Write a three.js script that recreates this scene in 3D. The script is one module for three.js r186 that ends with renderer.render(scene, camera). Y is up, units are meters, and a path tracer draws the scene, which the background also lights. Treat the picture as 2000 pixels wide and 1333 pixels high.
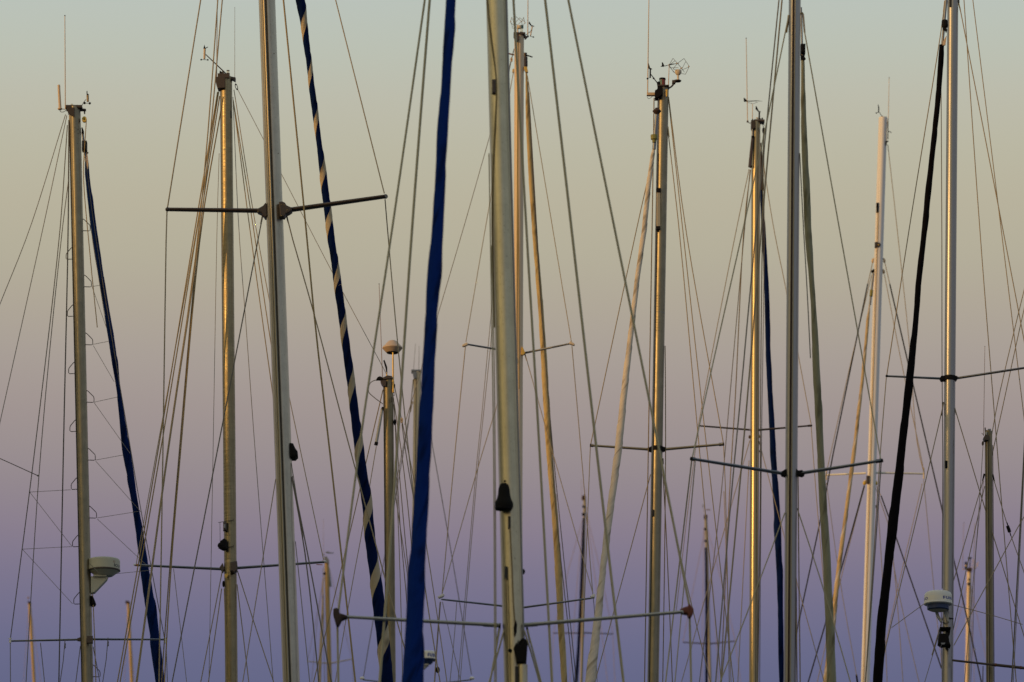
import * as THREE from 'three';
import { mergeGeometries, toCreasedNormals } from 'three/addons/utils/BufferGeometryUtils.js';

// ------------------------------------------------------------------ camera, sky, sun
const R = Math.PI / 180;
const scene = new THREE.Scene();
const HALF = Math.tan(5.5 * R), ASPECT = 1024 / 682, FPX = 1000 / HALF;
const PITCH = 14.1, CAM_Y = 2.2;
const camera = new THREE.PerspectiveCamera(2 * Math.atan(HALF / ASPECT) / R, ASPECT, 0.5, 6000);
camera.position.set(0, CAM_Y, 0);
camera.rotation.x = PITCH * R;
camera.focus = 57;
camera.userData.fStop = 4.3;

const renderer = new THREE.WebGLRenderer({ antialias: true });
renderer.toneMapping = THREE.LinearToneMapping;
renderer.toneMappingExposure = 1;
renderer.shadowMap.enabled = true;

const SUN_AZ = 120 * R, SUN_EL = 8.5 * R;                   // left of the view, behind the camera
const sunH = new THREE.Vector3(-Math.sin(SUN_AZ), 0, -Math.cos(SUN_AZ));
const sunDir = new THREE.Vector3(sunH.x * Math.cos(SUN_EL), Math.sin(SUN_EL), sunH.z * Math.cos(SUN_EL));

function ramp(table, x) {
  if (x <= table[0][0]) return table[0][1].slice();
  for (let i = 1; i < table.length; i++) {
    if (x <= table[i][0]) {
      const [x0, a] = table[i - 1], [x1, b] = table[i]; const t = (x - x0) / (x1 - x0);
      return a.map((v, k) => v + (b[k] - v) * t);
    }
  }
  return table[table.length - 1][1].slice();
}
const lin = (hex) => { const c = new THREE.Color(hex); return [c.r, c.g, c.b]; };
const elOf = (py) => PITCH + Math.atan((666.5 - py) / FPX) / R;
// the twilight arch opposite the sunset: violet shadow of the earth, a rose belt, pale straw and grey green above
const ANTI = [
  [elOf(1345), lin('#646787')],
  [elOf(1270), lin('#6a6b8a')],
  [elOf(1200), lin('#73708c')],
  [elOf(1120), lin('#7d768d')],
  [elOf(1040), lin('#897e8e')],
  [elOf(960), lin('#92878e')],
  [elOf(880), lin('#9a8f90')],
  [elOf(800), lin('#a19592')],
  [elOf(700), lin('#a89e96')],
  [elOf(600), lin('#afa697')],
  [elOf(500), lin('#b4ae9a')],
  [elOf(400), lin('#b8b29d')],
  [elOf(300), lin('#bab7a3')],
  [elOf(200), lin('#bcbbab')],
  [elOf(100), lin('#bbc0b3')],
  [elOf(0), lin('#bac2ba')],
  [elOf(-120), lin('#b6c1be')],
  [24, [0.42, 0.49, 0.50]], [38, [0.31, 0.38, 0.43]], [60, [0.23, 0.29, 0.36]], [90, [0.20, 0.25, 0.33]],
];
const GLOW = [
  [-90, [0.3, 0.18, 0.1]], [0, [1.45, 0.86, 0.30]], [5, [1.5, 0.98, 0.38]], [12, [1.35, 0.98, 0.44]], [22, [0.95, 0.80, 0.47]], [38, [0.52, 0.54, 0.45]],
  [60, [0.25, 0.30, 0.35]], [90, [0.20, 0.25, 0.33]],
];
{
  const w = 2048, h = 1024, data = new Float32Array(w * h * 4);
  const ss = (a, b, x) => { const t = Math.min(1, Math.max(0, (x - a) / (b - a))); return t * t * (3 - 2 * t); };
  for (let j = 0; j < h; j++) {
    const el = ((j + 0.5) / h - 0.5) * 180, a = ramp(ANTI, el), g = ramp(GLOW, el);
    for (let i = 0; i < w; i++) {
      const phi = ((i + 0.5) / w - 0.5) * 2 * Math.PI;             // three: u = atan2(z, x) / 2pi + 0.5
      const dx = Math.cos(phi), dz = Math.sin(phi);
      const d = Math.acos(Math.max(-1, Math.min(1, dx * sunH.x + dz * sunH.z))) / R;
      const t = 1 - ss(6, 84, d), o = (j * w + i) * 4;
      for (let c = 0; c < 3; c++) data[o + c] = a[c] + (g[c] - a[c]) * t;
      data[o + 3] = 1;
    }
  }
  const tex = new THREE.DataTexture(data, w, h, THREE.RGBAFormat, THREE.FloatType);
  tex.mapping = THREE.EquirectangularReflectionMapping; tex.magFilter = tex.minFilter = THREE.LinearFilter;
  tex.colorSpace = THREE.LinearSRGBColorSpace; tex.needsUpdate = true;
  scene.background = tex; scene.environment = tex;
}
const sun = new THREE.DirectionalLight(new THREE.Color(1, 0.55, 0.18), 2.0);
sun.position.copy(sunDir).multiplyScalar(300); sun.position.z -= 60;
sun.target.position.set(0, 12, -60);
sun.position.copy(sun.target.position).addScaledVector(sunDir, 300);
sun.castShadow = true; sun.shadow.radius = 1.6; sun.shadow.mapSize.set(4096, 4096);
Object.assign(sun.shadow.camera, { left: -110, right: 110, top: 60, bottom: -60, near: 1, far: 700 });
scene.add(sun, sun.target);

// ------------------------------------------------------------------ helpers
let seed = 7;
const rnd = () => { seed = (seed * 1664525 + 1013904223) >>> 0; return seed / 4294967296; };
const rr = (a, b) => a + (b - a) * rnd();
const DS = 0.77;                                             // metres of depth per unit in the tables below
const cp = Math.cos(PITCH * R), sp = Math.sin(PITCH * R);
// the point that stands d metres out from the quay in the direction of a place in the view
function P(px, py, d) {
  const x = (px - 1000) / FPX, y = (666.5 - py) / FPX;
  const wy = y * cp + sp, wz = cp - y * sp;
  return new THREE.Vector3(x / wz * d, CAM_Y + wy / wz * d, -d);
}
const tanEl = (py) => { const y = (666.5 - py) / FPX; return (y * cp + sp) / (cp - y * sp); };
const M = (px, d) => px * d / FPX;

const taken = new Map();
function numbered(n) { const k = taken.get(n) || 0; taken.set(n, k + 1); return k ? n + '_' + String(k).padStart(3, '0') : n; }
class Thing {
  constructor(name, label, category, base, d, group) {
    this.o = new THREE.Group(); this.o.name = numbered(name); this.o.position.copy(base);
    this.o.userData = { label, category }; if (group) this.o.userData.group = group;
    this.base = base; this.d = d; this.tips = [];
    scene.add(this.o);
  }
  part(name, geo, mat, parent) {
    const g = Array.isArray(geo) ? (geo.length > 1 ? join(geo) : geo[0]) : geo;
    g.translate(-this.base.x, -this.base.y, -this.base.z);
    const m = new THREE.Mesh(g, mat); m.name = name; m.castShadow = m.receiveShadow = true;
    (parent || this.o).add(m);
    return m;
  }
}
function join(list) {
  return mergeGeometries(list.map((g) => {
    const k = g.index ? g.toNonIndexed() : g;
    for (const n of Object.keys(k.attributes)) if (!['position', 'normal', 'uv'].includes(n)) k.deleteAttribute(n);
    return k;
  }));
}
function rod(a, b, r0, r1 = r0, seg = 10) {
  const v = b.clone().sub(a), L = v.length();
  const g = new THREE.CylinderGeometry(r1, r0, L, seg, 1);
  g.applyQuaternion(new THREE.Quaternion().setFromUnitVectors(new THREE.Vector3(0, 1, 0), v.normalize()));
  return g.translate((a.x + b.x) / 2, (a.y + b.y) / 2, (a.z + b.z) / 2);
}
function tube(pts, r, seg = 8, smooth = true, per = 6) {
  if (pts.length === 2) return rod(pts[0], pts[1], r, r, seg);
  const c = smooth ? new THREE.CatmullRomCurve3(pts, false, 'centripetal') : pts.slice(1).reduce((p, q, i) => { p.add(new THREE.LineCurve3(pts[i], q)); return p; }, new THREE.CurvePath());
  return new THREE.TubeGeometry(c, (pts.length - 1) * per, r, seg, false);
}
const ball = (p, r, sy = 1) => { const g = new THREE.SphereGeometry(r, 14, 10); g.scale(1, sy, 1); return g.translate(p.x, p.y, p.z); };
// a plate with bevelled edges whose outline is given by view places at depth d
function plate(pts, d, thick, bevel = 0.004) {
  const w = pts.map(([x, y]) => P(x, y, d));
  const s = new THREE.Shape(w.map((v) => new THREE.Vector2(v.x, v.y)));
  const g = new THREE.ExtrudeGeometry(s, { depth: thick, bevelEnabled: bevel > 0, bevelThickness: bevel, bevelSize: bevel, bevelOffset: -bevel, bevelSegments: 2, curveSegments: 4 });
  return g.translate(0, 0, -d - thick / 2);
}
const boxPx = (x0, y0, x1, y1, d, thick, bevel) => plate([[x0, y1], [x1, y1], [x1, y0], [x0, y0]], d, thick, bevel);
// turned shape about an upright axis: profile of [radius px, y px]
function turned(cx, prof, d, seg = 40, from = 0, len = Math.PI * 2) {
  const c = P(cx, prof[0][1], d);
  const pts = prof.map(([r, y]) => new THREE.Vector2(Math.max(M(r, d), 1e-4), P(cx, y, d).y));
  const g = toCreasedNormals(new THREE.LatheGeometry(pts, seg, from, len), 0.62);
  return g.translate(c.x, 0, c.z);
}

// ------------------------------------------------------------------ textures
function hash(x, y, s) { let h = (x * 374761393 + y * 668265263 + s * 974634777) | 0; h = Math.imul(h ^ (h >>> 13), 1274126177); return ((h ^ (h >>> 16)) >>> 0) / 4294967296; }
function vnoise(x, y, px, py, s) {
  const xi = Math.floor(x), yi = Math.floor(y), fx = x - xi, fy = y - yi, u = fx * fx * (3 - 2 * fx), v = fy * fy * (3 - 2 * fy);
  const m = (a, p) => ((a % p) + p) % p;
  const a = hash(m(xi, px), m(yi, py), s), b = hash(m(xi + 1, px), m(yi, py), s), c = hash(m(xi, px), m(yi + 1, py), s), d = hash(m(xi + 1, px), m(yi + 1, py), s);
  return a + (b - a) * u + (c - a) * v + (a - b - c + d) * u * v;
}
function texture(w, h, fn, srgb) {
  const data = new Uint8Array(w * h * 4);
  for (let j = 0; j < h; j++) for (let i = 0; i < w; i++) {
    const c = fn(i / w, j / h); const o = (j * w + i) * 4;
    for (let k = 0; k < 3; k++) data[o + k] = Math.max(0, Math.min(255, (Array.isArray(c) ? c[k] : c) * 255));
    data[o + 3] = 255;
  }
  const t = new THREE.DataTexture(data, w, h); t.wrapS = t.wrapT = THREE.RepeatWrapping; t.magFilter = THREE.LinearFilter; t.minFilter = THREE.LinearMipmapLinearFilter; t.generateMipmaps = true;
  if (srgb) t.colorSpace = THREE.SRGBColorSpace; t.needsUpdate = true; return t;
}
// weathered anodised metal: long upright streaks, dull blotches, a few specks of corrosion
const metalMap = texture(256, 1024, (u, v) => {
  const st = vnoise(u * 48, v * 4, 48, 4, 1) * 0.5 + vnoise(u * 110, v * 10, 110, 10, 2) * 0.5;
  const bl = vnoise(u * 8, v * 22, 8, 22, 3) * 0.6 + vnoise(u * 24, v * 90, 24, 90, 4) * 0.4;
  const speck = vnoise(u * 90, v * 260, 90, 260, 5) > 0.93 ? 0.74 : 1;
  const k = (0.86 + 0.08 * st + 0.08 * bl) * speck; return [k, k * 0.99, k * 0.965];
}, true);
const metalRough = texture(256, 1024, (u, v) => 0.34 + 0.16 * vnoise(u * 60, v * 6, 60, 6, 11) + 0.14 * vnoise(u * 10, v * 40, 10, 40, 12));
const dentBump = texture(256, 1024, (u, v) => {
  const line = vnoise(u * 3, v * 170, 3, 170, 21); const blob = vnoise(u * 10, v * 110, 10, 110, 22);
  return 0.25 + 0.55 * line * 0.7 + 0.2 * blob;
});
const fineBump = texture(256, 1024, (u, v) => 0.4 + 0.3 * vnoise(u * 6, v * 120, 6, 120, 31) + 0.2 * vnoise(u * 40, v * 300, 40, 300, 32));
const clothMap = texture(512, 512, (u, v) => {
  const weave = ((Math.floor(u * 256) + Math.floor(v * 256)) % 2) * 0.04;
  const bl = vnoise(u * 6, v * 6, 6, 6, 41) * 0.12 + vnoise(u * 30, v * 18, 30, 18, 42) * 0.10;
  const stain = Math.max(0, vnoise(u * 12, v * 5, 12, 5, 43) - 0.62) * 0.7;
  const k = 0.86 + weave + bl - stain; return [k, k * (1 - stain * 0.08), k * (1 - stain * 0.25)];
}, true);
const clothBump = texture(512, 512, (u, v) => 0.5 * vnoise(u * 9 + v * 3, v * 3, 9, 3, 51) + 0.3 * vnoise(u * 26, v * 14, 26, 14, 52) + 0.2 * vnoise(u * 120, v * 120, 120, 120, 53));
const ropeMap = texture(64, 64, (u, v) => { const k = ((u + v * 2) % 0.5) < 0.2 ? 0.2 : 1; return [k, k, k]; }, true);
const woodMap = texture(128, 1024, (u, v) => { const k = 0.75 + 0.3 * vnoise(u * 40, v * 5, 40, 5, 61) + 0.12 * vnoise(u * 90, v * 16, 90, 16, 62); return [k, k * 0.97, k * 0.9]; }, true);

const alum = (r, g, b, rough, extra = {}) => new THREE.MeshStandardMaterial({ color: new THREE.Color(r, g, b), metalness: 0.86, roughness: rough, map: metalMap, roughnessMap: metalRough, ...extra });
const flat = (r, g, b, rough = 0.6, metal = 0, extra = {}) => new THREE.MeshStandardMaterial({ color: new THREE.Color(r, g, b), roughness: rough, metalness: metal, ...extra });
const cloth = (r, g, b, extra = {}) => new THREE.MeshPhysicalMaterial({ color: new THREE.Color(r, g, b), roughness: 0.88, map: clothMap, bumpMap: clothBump, bumpScale: 0.008, specularIntensity: Math.max(r, g, b) < 0.2 ? 0.12 : 0.5, ...extra });
const MAT = {
  alu: alum(0.275, 0.25, 0.19, 0.85, { bumpMap: fineBump, bumpScale: 0.0006 }),
  aluBright: new THREE.MeshStandardMaterial({ color: new THREE.Color(0.265, 0.265, 0.275), metalness: 0.95, roughness: 0.32, bumpMap: fineBump, bumpScale: 0.0003 }),
  aluGold: new THREE.MeshStandardMaterial({ color: new THREE.Color(0.33, 0.27, 0.165), metalness: 0.95, roughness: 0.33, bumpMap: fineBump, bumpScale: 0.0003 }),
  aluDull: alum(0.36, 0.36, 0.33, 1.0, { bumpMap: fineBump, bumpScale: 0.001, metalness: 0.75 }),
  aluGroove: alum(0.45, 0.435, 0.395, 0.72, { roughnessMap: null, roughness: 0.36 }),
  aluDent: alum(0.28, 0.24, 0.155, 0.8, { bumpMap: dentBump, bumpScale: 0.0026 }),
  aluPale: alum(0.50, 0.475, 0.37, 0.5, { roughnessMap: null, roughness: 0.34, bumpMap: fineBump, bumpScale: 0.0005, metalness: 0.95 }),
  aluOlive: alum(0.24, 0.21, 0.14, 0.9),
  track: flat(0.30, 0.27, 0.20, 0.45, 0.7),
  trackDark: flat(0.03, 0.028, 0.025, 0.6, 0.3),
  paint: flat(0.74, 0.72, 0.73, 0.45),
  paintDull: flat(0.64, 0.52, 0.34, 0.5),
  paintFar: flat(0.27, 0.25, 0.20, 0.6),
  paintPink: flat(0.68, 0.53, 0.36, 0.5),
  white: flat(0.72, 0.70, 0.65, 0.45),
  cream: flat(0.62, 0.53, 0.40, 0.55),
  pod: flat(0.60, 0.44, 0.28, 0.5),
  brown: flat(0.075, 0.055, 0.045, 0.5, 0.35),
  bronze: flat(0.05, 0.038, 0.03, 0.55, 0.3),
  spar: flat(0.20, 0.21, 0.23, 0.4, 0.75),
  sparDull: flat(0.40, 0.40, 0.37, 0.6, 0.2),
  sparGold: flat(0.40, 0.34, 0.24, 0.42, 0.7),
  black: new THREE.MeshPhysicalMaterial({ color: new THREE.Color(0.008, 0.007, 0.008), roughness: 0.7, specularIntensity: 0.25 }),
  rubber: new THREE.MeshPhysicalMaterial({ color: new THREE.Color(0.011, 0.010, 0.009), roughness: 0.85, specularIntensity: 0.2 }),
  leather: flat(0.045, 0.026, 0.02, 0.85),
  leatherRed: flat(0.16, 0.05, 0.03, 0.85),
  wire: flat(0.30, 0.245, 0.15, 0.55, 0.25),
  wireDark: flat(0.13, 0.12, 0.095, 0.55, 0.3),
  wireThin: flat(0.22, 0.20, 0.165, 0.55, 0.2),
  wirePink: flat(0.30, 0.23, 0.22, 0.6, 0.2),
  wireFore: flat(0.37, 0.335, 0.21, 0.5, 0.2),
  rope: flat(0.38, 0.29, 0.15, 0.85, 0, { map: ropeMap }),
  ropeTan: flat(0.32, 0.235, 0.10, 0.85),
  ropeGrey: flat(0.16, 0.15, 0.13, 0.85, 0, { map: ropeMap }),
  ropeBlack: flat(0.012, 0.014, 0.016, 0.8),
  gold: flat(0.62, 0.40, 0.09, 0.4, 0.5),
  yellow: flat(0.60, 0.42, 0.06, 0.5),
  domeTan: flat(0.54, 0.40, 0.28, 0.55),
  domeGrey: flat(0.47, 0.46, 0.36, 0.5),
  amber: flat(0.45, 0.13, 0.01, 0.5),
  olive: flat(0.20, 0.19, 0.035, 0.55),
  clear: new THREE.MeshPhysicalMaterial({ color: 0xf4f2ea, roughness: 0.12, transmission: 0.85, thickness: 0, ior: 1.49 }),
  red: flat(0.22, 0.03, 0.015, 0.35),
  teal: flat(0.03, 0.12, 0.13, 0.4),
  blueBase: flat(0.012, 0.035, 0.12, 0.45),
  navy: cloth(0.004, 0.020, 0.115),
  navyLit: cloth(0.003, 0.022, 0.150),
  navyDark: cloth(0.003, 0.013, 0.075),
  blackCloth: cloth(0.004, 0.003, 0.004),
  creamCloth: cloth(0.54, 0.45, 0.31),
  whiteCloth: cloth(0.60, 0.52, 0.42),
  goldCloth: cloth(0.56, 0.43, 0.21),
  tanCloth: cloth(0.50, 0.37, 0.20),
  oliveCloth: cloth(0.36, 0.35, 0.235),
  greyCloth: cloth(0.085, 0.075, 0.085),
  wood: flat(0.44, 0.31, 0.13, 0.5, 0, { map: woodMap }),
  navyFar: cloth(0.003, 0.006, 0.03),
};

// ------------------------------------------------------------------ water and land
{
  const water = new THREE.Mesh(new THREE.PlaneGeometry(5000, 5000, 1, 1).rotateX(-Math.PI / 2), new THREE.MeshStandardMaterial({
    color: new THREE.Color(0.03, 0.045, 0.055), roughness: 0.18,
    bumpMap: texture(512, 512, (u, v) => 0.5 * vnoise(u * 9, v * 13, 9, 13, 71) + 0.3 * vnoise(u * 28, v * 40, 28, 40, 72) + 0.2 * vnoise(u * 80, v * 90, 80, 90, 73)), bumpScale: 0.12 }));
  water.material.bumpMap.repeat.set(500, 500);
  water.name = 'harbour_water'; water.userData = { label: 'calm dark harbour water below the masts', kind: 'structure' }; water.receiveShadow = true;
  scene.add(water);
}
// the wooded ridge behind the quay: its uneven skyline hides the low sun from the lower and the nearer rigging
// rows: view x, view y down to which the sun still reaches, depth of what stands there
const REACH = [
  [975, -150, 52], [1548, -60, 58], [540, 420, 65], [1857, 560, 70], [440, 800, 76], [150, 520, 80], [1015, 1000, 90], [1475, 1150, 95], [1710, 1420, 110], [815, 640, 120], [1380, 1600, 220],
];
const sunN = new THREE.Vector3(-sunH.z, 0, sunH.x).multiplyScalar(-1);   // across the sun's rays
const RIDGE = 120;
{
  const keys = REACH.map(([x, y, du]) => {
    const p = P(x, y, du * DS), u = p.dot(sunN), along = RIDGE - p.dot(sunH);
    return [u, p.y + along * Math.tan(SUN_EL)];
  }).sort((a, b) => a[0] - b[0]);
  const skyline = (u) => {
    if (u <= keys[0][0]) return keys[0][1]; const n = keys.length - 1; if (u >= keys[n][0]) return keys[n][1];
    let i = 1; while (u > keys[i][0]) i++;
    const t = (u - keys[i - 1][0]) / (keys[i][0] - keys[i - 1][0]), s = t * t * (3 - 2 * t);
    return keys[i - 1][1] + (keys[i][1] - keys[i - 1][1]) * s;
  };
  const pos = [], idx = [], A = 340, B = 9, u0 = -420, u1 = 330;
  for (let i = 0; i <= A; i++) {
    const u = u0 + (u1 - u0) * i / A, edge = Math.min(1, Math.min(u - u0, u1 - u) / 180);
    const hgt = skyline(u) * (0.25 + 0.75 * edge) ;
    for (let j = 0; j <= B; j++) {
      const t = j / B, k = Math.sin(t * Math.PI) ** 0.8, off = (t - 0.5) * 150;
      const peak = Math.abs(t - 0.5) < 0.06 || j === 4 || j === 5;
      const p = sunN.clone().multiplyScalar(u).addScaledVector(sunH, RIDGE + (j === 4 ? -0.5 : j === 5 ? 0.5 : off));
      pos.push(p.x, (peak ? hgt : hgt * k * (0.93 + 0.07 * vnoise(u * 0.05, j, 999, 99, 81))) - (j === 0 || j === B ? 3 : 0), p.z);
    }
  }
  for (let i = 0; i < A; i++) for (let j = 0; j < B; j++) { const a = i * (B + 1) + j, b = a + B + 1; idx.push(a, a + 1, b, b, a + 1, b + 1); }
  const g = new THREE.BufferGeometry(); g.setAttribute('position', new THREE.Float32BufferAttribute(pos, 3)); g.setIndex(idx); g.computeVertexNormals();
  const m = new THREE.Mesh(g, flat(0.035, 0.04, 0.022, 0.95)); m.material.side = THREE.DoubleSide;
  m.name = 'hill'; m.userData = { label: 'dark wooded ridge behind the quay towards the sunset', kind: 'structure' }; m.castShadow = m.receiveShadow = true;
  scene.add(m);
}

// ------------------------------------------------------------------ rig builders
// sweep of a closed section along a straight or bent axis; section(a) -> [across, towards the camera]
function sweep(axis, section, n, cap = true, crease = 0.55) {
  const pos = [], uv = [], idx = [];
  let v = 0;
  axis.forEach((p, i) => {
    const q = axis[Math.min(i + 1, axis.length - 1)], o = axis[Math.max(i - 1, 0)];
    const t = q.clone().sub(o).normalize(), f = new THREE.Vector3(0, 0, 1).addScaledVector(t, -t.z).normalize(), s = t.clone().cross(f).normalize();
    if (i) v += p.distanceTo(axis[i - 1]);
    let per = 0, last = null;
    for (let k = 0; k <= n; k++) {
      const [a, b] = section(k / n, i / (axis.length - 1), i);
      if (last) per += Math.hypot(a - last[0], b - last[1]);
      last = [a, b];
      pos.push(p.x + s.x * a + f.x * b, p.y + s.y * a + f.y * b, p.z + s.z * a + f.z * b); uv.push(per, v);
    }
  });
  const w = n + 1;
  for (let i = 0; i < axis.length - 1; i++) for (let k = 0; k < n; k++) { const a = i * w + k, b = a + w; idx.push(a, a + 1, b, b, a + 1, b + 1); }
  let g = new THREE.BufferGeometry(); g.setAttribute('position', new THREE.Float32BufferAttribute(pos, 3)); g.setAttribute('uv', new THREE.Float32BufferAttribute(uv, 2)); g.setIndex(idx);
  if (cap) {
    for (const e of [0, axis.length - 1]) {
      const c = pos.length / 3; pos.push(axis[e].x, axis[e].y, axis[e].z); uv.push(0, 0);
      for (let k = 0; k < n; k++) { const a = e * w + k; if (e) idx.push(a, a + 1, c); else idx.push(a + 1, a, c); }
    }
    g = new THREE.BufferGeometry(); g.setAttribute('position', new THREE.Float32BufferAttribute(pos, 3)); g.setAttribute('uv', new THREE.Float32BufferAttribute(uv, 2)); g.setIndex(idx);
  }
  return toCreasedNormals(g, crease);
}
const UVM = new THREE.Vector2(1 / 0.6, 1 / 2.4);
for (const t of [metalMap, metalRough, dentBump, fineBump, woodMap]) t.repeat.copy(UVM);
for (const t of [clothMap, clothBump]) t.repeat.set(1 / 0.5, 1 / 0.9);
ropeMap.repeat.set(1, 1);

// one mast with everything made fast to it
class Mast extends Thing {
  constructor(label, top, bottom, wpx, du, mat, opt = {}) {
    const d = du * DS;
    const a = P(...top, d), b = P(...bottom, d);
    const foot = a.clone().lerp(b, (a.y - 1.2) / (a.y - b.y));
    super('sailboat_mast', label, 'mast', foot, d, 'sailboat masts standing in the marina');
    this.top = top; this.bottom = bottom; this.wpx = wpx;
    const head = top[1] <= 5 ? a.clone().lerp(b, -(opt.above ?? 260) / (bottom[1] - top[1])) : a;
    const rx = M(wpx, d) / 2, deep = opt.deep ?? 1.3, cuts = opt.cuts || [];
    const section = (t) => {
      const deg = t * 360 - 180, r = deg * R; let k = 1;
      for (const [at, w, dep] of cuts) { const q = Math.abs(((deg - at + 540) % 360) - 180); if (q < w / 2) k = 1 - dep; }
      return [Math.sin(r) * rx * k, Math.cos(r) * rx * deep * k];
    };
    const axis = []; const N = 20; for (let i = 0; i <= N; i++) axis.push(foot.clone().lerp(head, i / N));
    this.tube = this.part('mast_tube', sweep(axis, section, opt.seg || 120, true, 0.5), mat);
    this.rx = rx; this.deep = deep;
  }
  // place on the mast's axis at view height y; f = -1..1 across its width
  at(y, f = 0) { const t = (y - this.top[1]) / (this.bottom[1] - this.top[1]); return [this.top[0] + (this.bottom[0] - this.top[0]) * t + f * this.wpx / 2, y]; }
  front(f) { return this.d - this.rx * this.deep * Math.sqrt(Math.max(0, 1 - f * f)); }
  // strip lying along the face of the mast (track, groove liner, rope against the mast)
  strip(name, f, wpx, mat, y0 = -200, y1 = 1400, proud = 0.008, parent) {
    const d = this.front(f) - proud * 0.3, h = M(wpx, this.d) / 2;
    const a = P(...this.at(y0, f), d), b = P(...this.at(y1, f), d);
    return this.part(name, sweep([b, a], (t) => { const r = t * 2 * Math.PI; return [Math.sin(r) * h, Math.cos(r) * proud]; }, 12), mat, parent);
  }
  spreader(tip, root, wpx, mat, o = {}) {
    const d0 = this.d - (o.dz || 0);
    const r = P(...root, d0);
    let dt = (r.y - CAM_Y + (o.rise ?? 0.05)) / tanEl(tip[1]);
    const lim = o.lim ?? 1.0; dt = Math.max(d0 - lim, Math.min(d0 + lim, dt));
    if (o.dt !== undefined) dt = d0 + o.dt;
    const e = P(...tip, dt); this.tips.push([tip[0], tip[1], dt]);
    const h = M(wpx, this.d) / 2;
    const axis = []; for (let i = 0; i <= 6; i++) axis.push(r.clone().lerp(e, i / 6));
    const m = this.part('spreader', sweep(axis, (t, s) => { const q = t * 2 * Math.PI, k = 1 - 0.18 * s; return [Math.sin(q) * h * k, Math.cos(q) * h * (o.deep ?? 2.1) * k]; }, 20, true, 0.9), mat);
    if (o.tip) { const u = e.clone().sub(r).normalize(), L = o.tipLen ?? h * 3; this.part('spreader_tip', rod(e.clone().addScaledVector(u, -L), e.clone().addScaledVector(u, h * 0.7), h * 1.2, h * 1.15, 14), o.tip, m); }
    return m;
  }
  depthAt(x, y) { for (const [tx, ty, td] of this.tips) if (Math.hypot(x - tx, y - ty) < 11) return td; return null; }
  wire(name, pts, wpx, mat, o = {}) {
    const p = pts.map((q) => q.slice());
    const n = p.length - 1;
    const ext = (i, j, dy) => { const [x0, y0] = p[i], [x1, y1] = p[j]; const k = dy / Math.abs(y0 - y1); p[i] = [x0 + (x0 - x1) * k, y0 + (y0 - y1) * k]; };
    if (p[0][1] <= 3) ext(0, 1, 230);
    if (p[n][1] >= 1325) ext(n, n - 1, 330);
    const dz = o.dz || 0;
    const w = p.map(([x, y], i) => P(x, y, (this.depthAt(pts[i][0], pts[i][1]) ?? this.d - this.rx * 0.5) - dz));
    return this.part(name, tube(w, M(wpx * 1.1, this.d) / 2, 7, o.smooth ?? true, 5), mat, o.parent);
  }
  wires(name, list, wpx, mat, o) { for (const l of list) this.wire(name, l, wpx, mat, o); }
  rod(name, a, b, w0, w1, mat, o = {}) { const d = this.d - (o.dz || 0); return this.part(name, rod(P(...a, d), P(...b, o.d1 !== undefined ? this.d - o.d1 : d), M(w0, d) / 2, M(w1, d) / 2, o.seg || 12), mat, o.parent); }
  plate(name, pts, thick, mat, o = {}) { return this.part(name, plate(pts, this.d - (o.dz || 0), thick, o.bevel ?? 0.003), mat, o.parent); }
  box(name, x0, y0, x1, y1, thick, mat, o = {}) { return this.part(name, boxPx(x0, y0, x1, y1, this.d - (o.dz || 0), thick, o.bevel ?? 0.004), mat, o.parent); }
  ball(name, x, y, wpx, mat, o = {}) { return this.part(name, ball(P(x, y, this.d - (o.dz || 0)), M(wpx, this.d) / 2, o.sy || 1), mat, o.parent); }
  turned(name, cx, prof, mat, o = {}) { return this.part(name, turned(cx, prof, this.d - (o.dz || 0), o.seg || 40), mat, o.parent); }
  whip(a, b, w, mat) { const m = this.rod('whip_antenna', b, a, w, w * 0.7, mat, { seg: 7 }); this.ball('antenna_tip', a[0], a[1], w * 1.25, MAT.rubber, { parent: m }); return m; }
  cups(pts, hub, w, parent) {
    const g = []; const h = P(...hub, this.d);
    pts.forEach(([x, y], i) => { const q = P(x, y, this.d + (i % 2 ? 0.02 : -0.02)); g.push(ball(q, M(w, this.d) / 2), rod(h, q, M(1, this.d) / 2, M(1, this.d) / 2, 6)); });
    return this.part('anemometer_cups', g, MAT.black, parent);
  }
  wind_vane(pts, parent) { return this.part('wind_vane', plate(pts, this.d, 0.006, 0.001), MAT.black, parent); }
  block(x, y, w, h, mat, parent) {   // a pulley block: two cheeks and a sheave
    const d = this.d - this.rx * 0.4; const c = P(x, y, d), r = M(w, d) / 2;
    const g = new THREE.LatheGeometry([[0, -0.7], [0.94, -0.7], [1, -0.62], [1, -0.42], [0.72, -0.3], [0.72, 0.3], [1, 0.42], [1, 0.62], [0.94, 0.7], [0, 0.7]].map(([a, b]) => new THREE.Vector2(Math.max(a * r, 1e-4), b * r)), 22);
    g.rotateX(Math.PI / 2); g.scale(1, h / w, 1); g.translate(c.x, c.y, c.z);
    const m = this.part('pulley_block', toCreasedNormals(g, 0.6), mat, parent);
    const s = new THREE.CylinderGeometry(r * 0.3, r * 0.3, r * 1.6, 14); s.rotateX(Math.PI / 2); s.translate(c.x, c.y, c.z);
    this.part('block_pin', s, MAT.rubber, m); return m;
  }
}

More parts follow.
